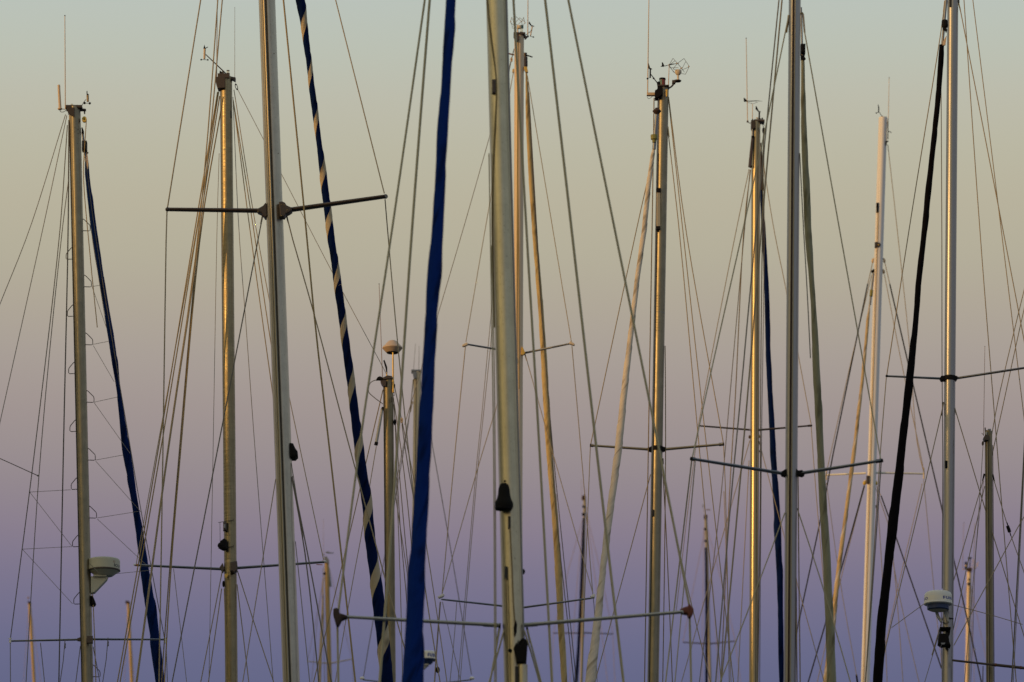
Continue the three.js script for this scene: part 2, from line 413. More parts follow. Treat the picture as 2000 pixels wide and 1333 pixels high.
// a furled headsail wound on its stay; rows of [left px, right px, y px]; wraps per metre give the ridge that winds round it
function sailRows(rows, d0, d1) {
  return rows.map(([l, r, y], i) => { const t = (y - rows[0][2]) / (rows[rows.length - 1][2] - rows[0][2]); const d = d0 + (d1 - d0) * t; return { p: P((l + r) / 2, y, d), r: M(r - l, d) / 2, y, d }; });
}
function furl(t, name, rows, du0, du1, mat, o = {}) {
  const rs = sailRows(rows, du0 * DS, du1 * DS).reverse();   // from the foot up
  const n = rs.length; const L = [0]; for (let i = 1; i < n; i++) L.push(L[i - 1] + rs[i].p.distanceTo(rs[i - 1].p));
  const curve = new THREE.CatmullRomCurve3(rs.map((q) => q.p), false, 'centripetal');
  const N = o.n || 260, K = o.k || 44, steps = [];
  for (let i = 0; i <= N; i++) {
    const s = L[n - 1] * i / N; let j = 1; while (j < n - 1 && s > L[j]) j++;
    const f = (s - L[j - 1]) / (L[j] - L[j - 1]), e = f * f * (3 - 2 * f);
    const lerp = (a, b) => a + (b - a) * f;
    steps.push({ p: rs[j - 1].p.clone().lerp(rs[j].p, f), r: rs[j - 1].r + (rs[j].r - rs[j - 1].r) * e, s, y: lerp(rs[j - 1].y, rs[j].y) });
  }
  // smooth the axis a little
  for (let q = 0; q < 2; q++) for (let i = 1; i < N; i++) { steps[i].p.lerp(steps[i - 1].p.clone().add(steps[i + 1].p).multiplyScalar(0.5), 0.5); steps[i].r = (steps[i - 1].r + steps[i].r * 2 + steps[i + 1].r) / 4; }
  const lump = o.lump ?? 1, sd = o.seed || 1, ridge = o.ridge ?? 0.10;
  const turn = o.phase ? (st) => o.phase(st.y) : (st) => st.s * (o.turns || 1.2) + (o.shift || 0);
  const make = (uA, uB, extra = 0) => {
    const pos = [], uv = [], idx = [], cols = Math.max(6, Math.round(K * (uB - uA)));
    steps.forEach((st, i) => {
      for (let k = 0; k <= cols; k++) {
        const u = uA + (uB - uA) * k / cols, uw = u + (o.stripe ? 0.4 : 0) * (vnoise(5, st.s * 1.9, 999, 999, sd + 4) - 0.5) * u * (1 - u), th = 2 * Math.PI * (uw + turn(st));
        const wr = 1 + lump * (0.13 * (vnoise(u * 5 + 40, st.s * 2.2, 999, 999, sd) - 0.5) + 0.07 * (vnoise(u * 16 + 40 + st.s * 2, st.s * 2.5, 999, 999, sd + 1) - 0.5) + 0.13 * (vnoise(3, st.s * 2.6, 999, 999, sd + 2) - 0.5) + 0.05 * (vnoise(9, st.s * 7, 999, 999, sd + 3) - 0.5));
        const r = st.r * (1 - ridge * u + ridge * 0.45) * wr + extra;
        pos.push(st.p.x + Math.sin(th) * r, st.p.y, st.p.z + Math.cos(th) * r);
        uv.push(u * 2 * Math.PI * st.r, st.s);
      }
    });
    for (let i = 0; i < N; i++) for (let k = 0; k < cols; k++) { const a = i * (cols + 1) + k, b = a + cols + 1; idx.push(a, a + 1, b, b, a + 1, b + 1); }
    if (uA === 0 && uB === 1) for (let i = 0; i < N; i++) { const a = i * (cols + 1), e = a + cols, b = a + cols + 1, f = b + cols; idx.push(e, a, f, f, a, b); }
    const g = new THREE.BufferGeometry(); g.setAttribute('position', new THREE.Float32BufferAttribute(pos, 3)); g.setAttribute('uv', new THREE.Float32BufferAttribute(uv, 2)); g.setIndex(idx);
    return toCreasedNormals(g, 0.8);
  };
  if (o.stripe) {
    const [cut, mat2] = o.stripe;
    t.part('cover_strip', make(cut, 1), mat); t.part('bare_sailcloth', make(0, cut, 0.001), mat2);
    t.part('wrap_edge', joinStep(steps, turn, ridge), mat);
  } else t.part(name, make(0, 1), mat);
  return steps;
}
// the step where one wrap lies over the next
function joinStep(steps, turn, ridge) {
  const pos = [], uv = [], idx = [];
  steps.forEach((st, i) => { const th = 2 * Math.PI * turn(st); for (const k of [1 + ridge * 0.45, 1 - ridge * 0.56]) { const r = st.r * k; pos.push(st.p.x + Math.sin(th) * r, st.p.y, st.p.z + Math.cos(th) * r); uv.push(k, st.s); } if (i) { const a = (i - 1) * 2; idx.push(a, a + 1, a + 2, a + 2, a + 1, a + 3); } });
  const g = new THREE.BufferGeometry(); g.setAttribute('position', new THREE.Float32BufferAttribute(pos, 3)); g.setAttribute('uv', new THREE.Float32BufferAttribute(uv, 2)); g.setIndex(idx); g.computeVertexNormals(); return g;
}
class Sail extends Thing {
  constructor(label, rows, du0, du1, mat, o = {}) {
    const last = rows[rows.length - 1], prev = rows[rows.length - 2];
    rows = rows.slice();
    if (last[2] >= 1300) { const k = 330 / (last[2] - prev[2]); rows.push([last[0] + (last[0] - prev[0]) * k, last[1] + (last[1] - prev[1]) * k, last[2] + 330]); }
    if (rows[0][2] <= 3) { const [a, b] = rows, k = 230 / (b[2] - a[2]); rows.unshift([a[0] + (a[0] - b[0]) * k, a[1] + (a[1] - b[1]) * k, a[2] - 230]); }
    const f = rows[rows.length - 1];
    super('furled_sail', label, 'furled sail', P((f[0] + f[1]) / 2, f[2], du1 * DS), du0 * DS, 'headsails furled on their stays');
    this.steps = furl(this, 'sail_roll', rows, du0, du1, mat, o);
    this.rx = 0.03;
  }
}
for (const k of ['rod', 'plate', 'box', 'ball', 'turned', 'wire', 'wires', 'depthAt', 'block']) Sail.prototype[k] = Mast.prototype[k];

// ------------------------------------------------------------------ lettering for the radar covers
function letters(word, w, h, ink, paper, places, style) {
  const c = document.createElement('canvas'); c.width = w; c.height = h; const x = c.getContext('2d');
  x.fillStyle = paper; x.fillRect(0, 0, w, h);
  x.fillStyle = ink; x.font = style; x.textBaseline = 'middle'; x.textAlign = 'left';
  for (const [x0, x1, y, hh] of places) {
    x.save(); x.translate(x0 * w, y * h); const m = x.measureText(word).width; x.scale((x1 - x0) * w / m, hh); x.lineWidth = h * 0.035; x.strokeStyle = ink; x.lineJoin = 'round'; x.strokeText(word, 0, 0); x.fillText(word, 0, 0); x.restore();
  }
  return c;
}
function canvasTex(c) { const t = new THREE.CanvasTexture(c); t.colorSpace = THREE.SRGBColorSpace; t.wrapS = THREE.RepeatWrapping; t.magFilter = THREE.LinearFilter; t.needsUpdate = true; return t; }
const furunoTex = canvasTex(letters('FURUNO', 2048, 160, '#1c2f86', '#e2ddd0', [[15 / 360, 122 / 360, 0.47, 1], [195 / 360, 309 / 360, 0.47, 1]], 'bold 116px sans-serif'));
const icomTex = (() => {
  const c = letters('icom', 2048, 192, '#23262a', '#b9b7a2', [[41 / 360, 96 / 360, 0.66, 1], [221 / 360, 276 / 360, 0.66, 1]], '110px sans-serif');
  const x = c.getContext('2d'); x.lineWidth = 8; x.strokeStyle = '#7a3a30';
  for (const u of [43 / 360, 223 / 360]) { x.fillStyle = '#b9b7a2'; x.fillRect(u * 2048 - 16, 26, 46, 64); x.beginPath(); x.arc(u * 2048, 56, 20, 0, Math.PI * 2); x.stroke(); }
  return canvasTex(c);
})();
const wallMat = (t) => new THREE.MeshStandardMaterial({ map: t, roughness: 0.45 });

// ------------------------------------------------------------------ mast 1: far left, with steps, safety line and a radar
{
  const t = new Mast('weathered grey mast at the far left with zigzag steps and a white radar dome', [145.7, 211], [170.6, 1333], 24, 80, MAT.alu, { cuts: [[-52, 6, 0.10], [-62, 4, 0.05], [-24, 2, 0.025]] });
  t.strip('luff_track', -0.86, 3, MAT.trackDark, 240, 1420);
  t.box('masthead_plate', 129, 209, 161, 214.5, 0.16, MAT.bronze);
  t.plate('masthead_bracket', [[131, 213], [146, 213], [146, 231], [140, 228], [133, 222]], 0.12, MAT.bronze, { dz: 0.06 });
  t.plate('masthead_plate', [[157, 213], [168, 214], [168, 217], [157, 217]], 0.05, MAT.bronze);
  t.whip([126.7, 31], [127.6, 214], 2.2, MAT.pod);
  const pod = t.rod('antenna_pod', [117.3, 212], [114.8, 166.5], 6, 5.4, MAT.pod, { seg: 18 });
  t.ball('antenna_base', 117, 213, 9.6, MAT.pod, { sy: 0.6, parent: pod });
  t.part('antenna_bracket', [tube([P(117, 216, t.d), P(119, 219, t.d), P(124, 219, t.d), P(129, 216, t.d)], M(1.3, t.d) / 2, 6), rod(P(120, 213.4, t.d), P(131, 213.8, t.d), M(1.4, t.d) / 2)], MAT.bronze);
  const lamp = t.rod('masthead_light', [140.3, 209], [140.3, 205], 6, 6, MAT.clear, { seg: 16 });
  t.ball('lamp_dome', 140.3, 205.5, 6, MAT.clear, { parent: lamp });
  t.ball('vent_cap', 149, 209.5, 6, MAT.bronze, { sy: 0.6 });
  const arm = t.part('wind_sensor_arm', tube([P(155.5, 211, t.d), P(158, 210, t.d), P(163, 201, t.d), P(168, 194.5, t.d)], M(1.3, t.d) / 2, 6), MAT.bronze);
  t.rod('sensor_body', [171.6, 199], [171.2, 187], 4.6, 4.8, MAT.tanCloth, { parent: arm });
  t.wind_vane([[169.2, 187], [169, 179], [170.8, 178], [171, 184], [173.6, 184.4], [173.6, 186]], arm);
  t.cups([[165.2, 201.8], [175.3, 202.2]], [171, 202], 5, arm);
  t.plate('shackle', [[163.6, 217], [166.6, 217], [166.4, 223], [164, 223]], 0.02, MAT.bronze);
  t.block(164.8, 234, 9.6, 12, MAT.yellow);
  t.wire('halyard', [[168.6, 236], [166, 278], [163, 340], [176, 500], [190, 640]], 1.7, MAT.ropeTan, { dz: 0.02 });
  t.plate('stay_fitting', [[159, 250], [161.5, 250], [164, 257], [164, 262], [160, 262]], 0.03, MAT.black);
  t.wires('backstay', [[[128, 224], [57, 450], [0, 594], [-60, 748]], [[130.5, 226], [83, 450], [0, 825], [-40, 1006]]], 1.5, MAT.wireThin);
  t.spreader([19, 1252.5], [158, 1249.5], 4.2, MAT.spar, { lim: 0.5 });
  t.spreader([322, 1249.5], [180, 1249], 4.2, MAT.spar, { lim: 0.5 });
  for (const [x, s] of [[20, 1], [322.5, -1]]) { t.turned('spreader_tip', x, [[0.2, 1256.5], [2.4, 1256], [1.6, 1251], [2.2, 1247], [0.2, 1246]], MAT.white, { seg: 14 }); t.rod('tip_pin', [x - 4, 1247.4], [x + 4, 1247.4], 1, 1, MAT.white, { seg: 6 }); }
  t.box('spreader_bracket', 169.5, 1243, 181.5, 1257, 0.05, MAT.brown, { dz: 0.14 });
  t.plate('spreader_bracket', [[151, 1248], [158, 1245.5], [158, 1253], [151, 1252]], 0.06, MAT.brown);
  t.wire('shroud', [[131.5, 245], [117, 450], [66.5, 890], [20, 1250]], 1.8, MAT.wireDark);
  t.wire('shroud', [[134, 351], [121.5, 450], [79, 890], [52, 1333]], 1.6, MAT.wireDark);
  t.wire('shroud', [[161, 262], [185, 450], [255.5, 880], [285, 1052], [321, 1246]], 1.5, MAT.wireDark, { dz: -0.1 });
  t.wire('halyard', [[134.5, 235], [133, 450], [123.6, 890], [115, 1333]], 2.4, MAT.ropeGrey);
  t.wire('halyard', [[181, 1160], [184.5, 1240], [187, 1333]], 1.8, MAT.ropeTan, { dz: 0.02 });
  t.wires('shroud', [[[20, 1255], [20.5, 1333]], [[79, 1256], [87, 1333]], [[127, 1250], [127, 1262], [116, 1333]], [[157, 1262], [148, 1333]], [[182, 1264], [189, 1300], [197, 1345]], [[211, 1246], [211, 1260], [199, 1333]], [[324.5, 1256], [327, 1333]]], 1.5, MAT.wireDark);
  for (const [x, y] of [[127, 1262], [211, 1258]]) t.turned('turnbuckle', x, [[0.2, y + 5], [1.6, y + 4], [1.2, y], [1.6, y - 4], [0.2, y - 6]], MAT.wireDark, { seg: 8 });
  const step = (side, y) => {
    const [x] = t.at(y, side * 0.93), dir = side, L = side > 0 ? 14 : 12;
    const p = (dx, yy) => P(x + dir * dx, yy, t.d);
    t.part('mast_step', tube([p(0, y - 23), p(2, y - 22), p(L - 1, y - 11), p(L, y - 8), p(L, y), p(L - 1, y + 0.5), p(0, y)], M(1.7, t.d) / 2, 6, false, 2), MAT.bronze);
  };
  for (const y of [506.5, 618, 730, 843, 956, 1068, 1180]) step(-1, y);
  for (const y of [451, 560.5, 673.6, 786, 899, 1012, 1322]) step(1, y);
  t.wires('safety_line', [[[138, 957], [58, 961.5]], [[141, 1068], [44, 1073]], [[58, 961.5], [140, 1067]], [[44, 1073.5], [142, 1180]], [[180, 560], [196, 557.5]], [[182, 673], [212, 667]], [[184, 786], [229, 776]], [[186.5, 899], [241, 889]], [[190, 1012], [272, 999]], [[226, 1121], [297, 1114]],
    [[178, 451], [208, 641]], [[180, 561], [208, 641]], [[182, 675], [223, 746]], [[184, 787], [254, 886]], [[187, 901], [275, 1000]], [[190, 1014], [272, 1091], [297, 1114]]], 0.9, MAT.wireThin);
  t.wire('safety_line', [[-40, 879], [0, 896], [74, 929.5]], 1.6, MAT.wireDark);
  t.ball('line_end', 74, 929.5, 3.6, MAT.wireDark); t.ball('line_end', 58, 962, 3.2, MAT.wireDark);
  const rd = t.turned('radar_dome', 203.5, [[31.4, 1097], [31, 1094.6], [29.2, 1092.9], [24, 1092], [0.1, 1091.4]], MAT.domeGrey, { dz: 0.0 });
  t.part('dome_wall', (() => { const d = t.d, g = turned(203.5, [[31.4, 1113.5], [31.4, 1097]], d, 72); return g; })(), wallMat(icomTex), rd);
  t.turned('dome_rim', 203.5, [[30, 1116.4], [32.2, 1115.8], [32.2, 1113.8], [31, 1113.2]], MAT.brown, { parent: rd });
  t.turned('dome_base', 203.5, [[0.1, 1126], [17, 1125.6], [24, 1120.5], [30, 1116.2]], MAT.domeGrey, { parent: rd });
  t.part('dome_bracket', [plate([[178, 1127.5], [211, 1128.5], [208.5, 1134], [185, 1158.5], [178, 1160]], t.d, 0.10, 0.004), boxPx(183, 1125.5, 209, 1129, t.d, 0.16, 0.003)], MAT.domeGrey, rd);
  t.wire('radar_guard', [[174, 1100], [181, 1107], [191, 1118]], 1.2, MAT.wireThin, { dz: 0.2 });
  t.plate('deck_light', [[179, 1165], [182, 1166], [186, 1175], [187.4, 1180], [185, 1184], [179, 1184.6]], 0.1, MAT.black, { bevel: 0.02 });
  t.part('mast_bolt', [[146, 250], [153, 253], [146, 258], [153, 261], [157.5, 258]].map(([x, y]) => ball(P(x, y, t.front((x - t.at(y)[0]) / 12)), M(0.8, t.d))), MAT.trackDark);
}
{
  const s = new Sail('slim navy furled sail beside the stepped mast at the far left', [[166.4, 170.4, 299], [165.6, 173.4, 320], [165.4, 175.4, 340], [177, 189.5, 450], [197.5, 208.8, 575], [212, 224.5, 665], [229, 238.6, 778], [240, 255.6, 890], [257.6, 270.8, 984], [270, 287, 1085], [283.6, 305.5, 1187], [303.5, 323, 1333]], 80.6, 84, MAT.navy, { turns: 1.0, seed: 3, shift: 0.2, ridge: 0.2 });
  s.plate('sail_corner', [[169, 299], [171.4, 306], [172.6, 324], [171, 332], [169.6, 322]], 0.03, MAT.pod, { dz: 0.09 });
  s.rod('furling_foil', [161, 258], [168, 316], 5, 5, MAT.spar);
  s.box('furling_swivel', 160.5, 277.5, 170, 296, 0.11, MAT.black, { bevel: 0.02, dz: 0.05 });
  s.ball('shackle', 171, 299, 4, MAT.bronze, { dz: 0.05 });
}

// ------------------------------------------------------------------ mast 2: golden dented mast with a bundle of halyards
{
  const t = new Mast('golden dented mast with a fan of ropes down its left side', [441.3, 152], [452, 1333], 25, 76, MAT.aluDent, { cuts: [[-10, 3, 0.02], [-30, 2, 0.012]] });
  t.box('masthead_cap', 426, 148.5, 449, 157.5, 0.2, MAT.brown);
  t.plate('masthead_bracket', [[420, 154.5], [431, 153], [440, 154], [440, 175], [426, 176], [422, 164]], 0.14, MAT.brown, { dz: 0.06 });
  t.plate('masthead_bracket', [[448, 151], [460.5, 153.5], [460, 160], [455, 157], [448, 157]], 0.08, MAT.brown);
  t.block(432.4, 166, 6, 13, MAT.spar);
  const lamp = t.rod('masthead_light', [445.4, 148], [445.4, 143.5], 7.5, 6.8, MAT.black, { seg: 16 });
  t.rod('lamp_lens', [445.4, 144.5], [445.4, 138.4], 6.4, 6, MAT.clear, { parent: lamp, seg: 18 });
  t.rod('lamp_cap', [445.4, 138.6], [445.4, 137.9], 6.6, 6.4, MAT.bronze, { parent: lamp, seg: 18 });
  t.box('sensor_foot', 434, 141, 437, 149, 0.06, MAT.bronze);
  t.plate('halyard_guide', [[429.5, 138.5], [434, 142], [432.5, 147], [428.5, 145]], 0.03, MAT.black);
  const arm = t.rod('wind_sensor_arm', [441, 144], [402, 107], 2.6, 2, MAT.bronze);
  t.rod('sensor_body', [399.2, 115.5], [399.8, 96], 4.2, 4.6, MAT.pod, { parent: arm, seg: 14 });
  t.wind_vane([[397, 95.6], [399.4, 87.5], [401, 94], [406.6, 91.6], [406.2, 92.8], [401.2, 95.6]], arm);
  t.cups([[393, 117], [405.8, 117.4]], [399.2, 117.2], 3.6, arm);
  t.whip([458.6, 15], [458.5, 152], 1.0, MAT.wireThin);
  t.whip([424.5, 0], [423, 153], 2.0, MAT.wirePink);
  t.part('shackle', new THREE.TorusGeometry(M(3.4, t.d), M(1, t.d), 8, 18).scale(0.62, 1.7, 1).rotateZ(0.3).translate(...P(461.8, 170, t.d).toArray()), MAT.black);
  t.wire('signal_halyard', [[464, 175], [551.6, 344], [651, 536], [755, 731]], 1.2, MAT.wireThin, { dz: -1.0 });
  t.spreader([264, 1104], [435, 1112], 5.4, MAT.spar);
  t.spreader([634, 1098], [460, 1110], 5.4, MAT.spar, { dz: 0.05 });
  for (const [x, s, y] of [[263.5, 1, 1103.5], [634.5, -1, 1097]]) { t.ball('spreader_tip', x, y, 6, MAT.white, { sy: 0.75 }); t.ball('tip_cover', x + 4.4 * s, y + 0.6, 5, MAT.amber); }
  t.rod('tip_hook', [618, 1103], [630, 1103.6], 1.6, 1.6, MAT.amber);
  t.plate('spreader_bracket', [[450, 1100], [463, 1097.5], [464, 1107], [463.6, 1116], [458, 1120.5], [450, 1117]], 0.09, MAT.brown, { dz: 0.13, bevel: 0.012 });
  t.plate('spreader_bracket', [[429, 1110], [435, 1101], [439, 1112], [435, 1120]], 0.07, MAT.brown);
  t.wires('halyard', [[[425, 180], [382, 440], [307, 890], [229, 1333]], [[427, 180], [386, 440], [312, 890], [234, 1333]]], 2.2, MAT.ropeTan, { dz: 0.25 });
  t.wire('halyard', [[436, 190], [394, 440], [352, 890], [332, 1140], [322, 1333]], 2.4, MAT.ropeTan, { dz: 0.2 });
  t.wires('topping_lift', [[[424, 0], [389, 440], [326, 890], [266, 1333]], [[433, 0], [392, 440], [327.5, 890], [268, 1333]]], 2.4, MAT.wire, { dz: 0.3 });
  t.wire('halyard', [[429, 188], [391, 440], [349.5, 890], [322, 1238], [316, 1333]], 2.2, MAT.rope, { dz: 0.2 });
  t.wire('shroud', [[428, 300], [424, 440], [416, 890], [408, 1333]], 1.1, MAT.wireThin);
  t.wire('shroud', [[455, 190], [466, 440], [480, 629], [499, 890], [534, 1333]], 1.3, MAT.wireThin);
  t.wires('halyard', [[[456, 200], [487, 440], [530, 750], [560, 960]], [[455.5, 196], [494, 440], [532, 690], [570, 940]]], 1.8, MAT.ropeTan);
  t.wire('shroud', [[457, 176], [499, 440], [531, 612], [568, 791], [632, 1094]], 1.6, MAT.wire);
  t.wire('shroud', [[425, 190], [383, 452], [266, 1102]], 1.5, MAT.wire);
  t.wires('lower_shroud', [[[434, 1116], [392, 1333]], [[433, 1150], [407, 1333]], [[464, 1116], [500, 1228], [535, 1333]], [[463, 1142], [486, 1333]]], 1.8, MAT.wire);
  t.wire('signal_halyard', [[339, 1111], [364.6, 1333]], 1.2, MAT.wireThin);
  t.part('deck_light', [ball(P(433.6, 1066, t.d - 0.13), M(9, t.d), 0.8).scale(1, 1, 1), plate([[427, 1068], [431, 1058], [438, 1053], [443, 1056], [444, 1074], [436, 1075.4], [429, 1072]], t.d - 0.12, 0.07, 0.02)], MAT.black);
  t.box('steaming_light', 436, 1021, 442.8, 1037.5, 0.05, MAT.brown, { dz: 0.1, bevel: 0.014 });
  t.box('lamp_lens', 437.3, 1025, 440.6, 1033, 0.05, MAT.spar, { dz: 0.12 });
  for (const y of [1019.5, 1070.5]) { t.part('light_bracket', tube([P(426.5, y + 1.4, t.d), P(432, y + 0.6, t.d - 0.1), P(455.5, y - 3, t.d - 0.1)], M(1.2, t.d) / 2, 6), MAT.brown); t.rod('bracket_pin', [455.5, y - 5.6], [455.5, y - 0.4], 1.6, 1.6, MAT.brown, { dz: 0.11 }); }
  t.rod('light_bracket', [429.6, 1021], [430, 1070], 0.9, 0.9, MAT.bronze, { dz: 0.05 });
  t.plate('halyard_exit', [[450, 217], [452.2, 216.4], [452.6, 231], [450.4, 231.6]], 0.012, MAT.trackDark, { dz: t.rx * 0.75 });
  t.plate('shackle', [[438.6, 1122], [445.6, 1121], [445, 1126], [442, 1131], [439, 1128]], 0.03, MAT.gold, { dz: 0.12 });
  t.block(441.5, 1140, 6.4, 15, MAT.black); t.block(436.4, 1141, 4.6, 13, MAT.black);
  t.wires('halyard', [[[438, 1150], [444, 1333]], [[443, 1152], [449, 1333]]], 2, MAT.ropeTan, { dz: 0.14 });
}

// ------------------------------------------------------------------ mast 3: grooved mast with the dark brown spreaders
{
  const t = new Mast('thick grey mast with a grooved face and dark brown crosstrees', [521.3, 0], [569, 1333], 34, 65, MAT.aluGroove, { deep: 1.2, cuts: [[-7, 7, 0.22], [-1, 3, 0.05], [-20, 2.5, 0.06], [-31, 3, 0.08], [-46, 3, 0.07], [-60, 2.5, 0.06]] });
  t.strip('luff_track', -0.34, 4.6, MAT.track, -300, 1420, 0.012);
  t.strip('luff_track', -0.55, 3.4, MAT.track, -300, 1420, 0.010);
  t.strip('track_groove', -0.10, 1.6, MAT.trackDark, -300, 1420, 0.002);
  t.spreader([327, 409.5], [505, 412], 8.6, MAT.brown, { lim: 0.4 });
  t.spreader([754, 384], [566, 410.5], 9, MAT.brown, { lim: 1.6, dz: 0.08 });
  t.ball('spreader_tip', 327, 409.5, 8.8, MAT.bronze); t.ball('spreader_tip', 753, 384.2, 9.6, MAT.bronze);
  t.plate('spreader_bracket', [[545, 397.5], [552, 396.5], [557, 399], [560, 404], [570, 408.5], [571, 414], [566, 418], [559, 421], [556, 427], [547, 426]], 0.10, MAT.brown, { dz: 0.10, bevel: 0.01 });
  t.plate('spreader_bracket', [[519, 399], [514, 405], [503, 411], [503, 416], [512, 420], [518, 428], [522, 426], [522, 402]], 0.10, MAT.brown, { bevel: 0.01 });
  t.part('bracket_bolt', [[549.5, 400], [555, 401], [549.5, 422], [560.4, 410.6], [504, 414.4]].map(([x, y]) => ball(P(x, y, t.d - 0.16), M(0.9, t.d))), MAT.gold);
  t.wire('shroud', [[392, 0], [327, 407]], 2.5, MAT.wire);
  t.wire('shroud', [[326, 414], [325, 440], [318, 890], [310.6, 1333]], 2.5, MAT.wire);
  t.wire('shroud', [[655.5, 0], [750.6, 378]], 2.2, MAT.wire);
  t.wire('shroud', [[752, 390], [757, 450], [774, 643], [799, 890], [829, 1140], [861, 1333]], 2.1, MAT.wire);
  t.wire('lower_shroud', [[512.5, 424], [500, 489], [424, 883], [336, 1333]], 2.3, MAT.wireDark);
  t.wire('lower_shroud', [[559.5, 420], [564, 440], [613, 612], [686, 886], [787, 1255], [810, 1333]], 2.3, MAT.wire);
  t.rod('turnbuckle', [513, 421], [509.4, 438], 3.6, 3.2, MAT.brown); t.rod('turnbuckle', [559.4, 420], [563, 435], 3.6, 3, MAT.pod);
  t.wire('topping_lift', [[553.5, 0], [598, 450], [615, 629], [645, 890], [694, 1333]], 3.2, MAT.ropeTan, { dz: 0.2 });
  t.wire('lower_shroud', [[538.5, 936], [474, 1333]], 1.7, MAT.wire);
  t.wires('lower_shroud', [[[570.5, 932], [595, 1052], [647, 1333]], [[571, 938], [597, 1090], [621, 1333]]], 2.4, MAT.wireDark);
  t.wires('shroud', [[[577, 1058], [605, 1333]], [[569, 905], [592, 1050]]], 1.6, MAT.wireThin);
  t.ball('shroud_tang', 570.4, 931.5, 4.6, MAT.bronze);
  t.plate('deck_light', [[566, 868], [573, 869], [577, 878], [581.5, 884], [582, 893], [577, 898], [566, 898]], 0.12, MAT.black, { bevel: 0.025, dz: -0.02 });
  t.part('mast_rivet', [[535.5, 105], [529, 484], [543.6, 300]].map(([x, y]) => ball(P(x, y, t.front((x - t.at(y)[0]) / 17)), M(0.9, t.d))), MAT.trackDark);
}
{
  const cross = [50.6, 148.6, 240, 341, 435.6, 548, 642.6, 757, 880, 1008, 1133, 1264];
  const phase = (y) => {
    let i = 1; while (i < cross.length - 1 && y > cross[i]) i++;
    return -(i - 1 + (y - cross[i - 1]) / (cross[i] - cross[i - 1])) - 0.15;
  };
  const s = new Sail('navy furled sail with cream stripes winding round it like a barber pole', [[577, 596.5, 0], [590, 603, 67], [599, 611, 135], [606.6, 620, 202.6], [616, 627.8, 270], [624, 638, 337.6], [636.4, 652.6, 450], [650, 665.8, 541], [663.6, 679.4, 642.6], [676.5, 693.8, 744], [693, 713, 890], [705.5, 728, 984], [716, 737.5, 1085.6], [728, 755, 1187], [743, 770, 1333]], 66, 70, MAT.navyDark, { stripe: [0.25, MAT.creamCloth], phase, n: 420, k: 64, seed: 9, ridge: 0.12 });
  s.wire('stitched_edge', [[661, 558], [666, 556], [668, 560]], 0.8, MAT.creamCloth, { dz: 0.12 });
}

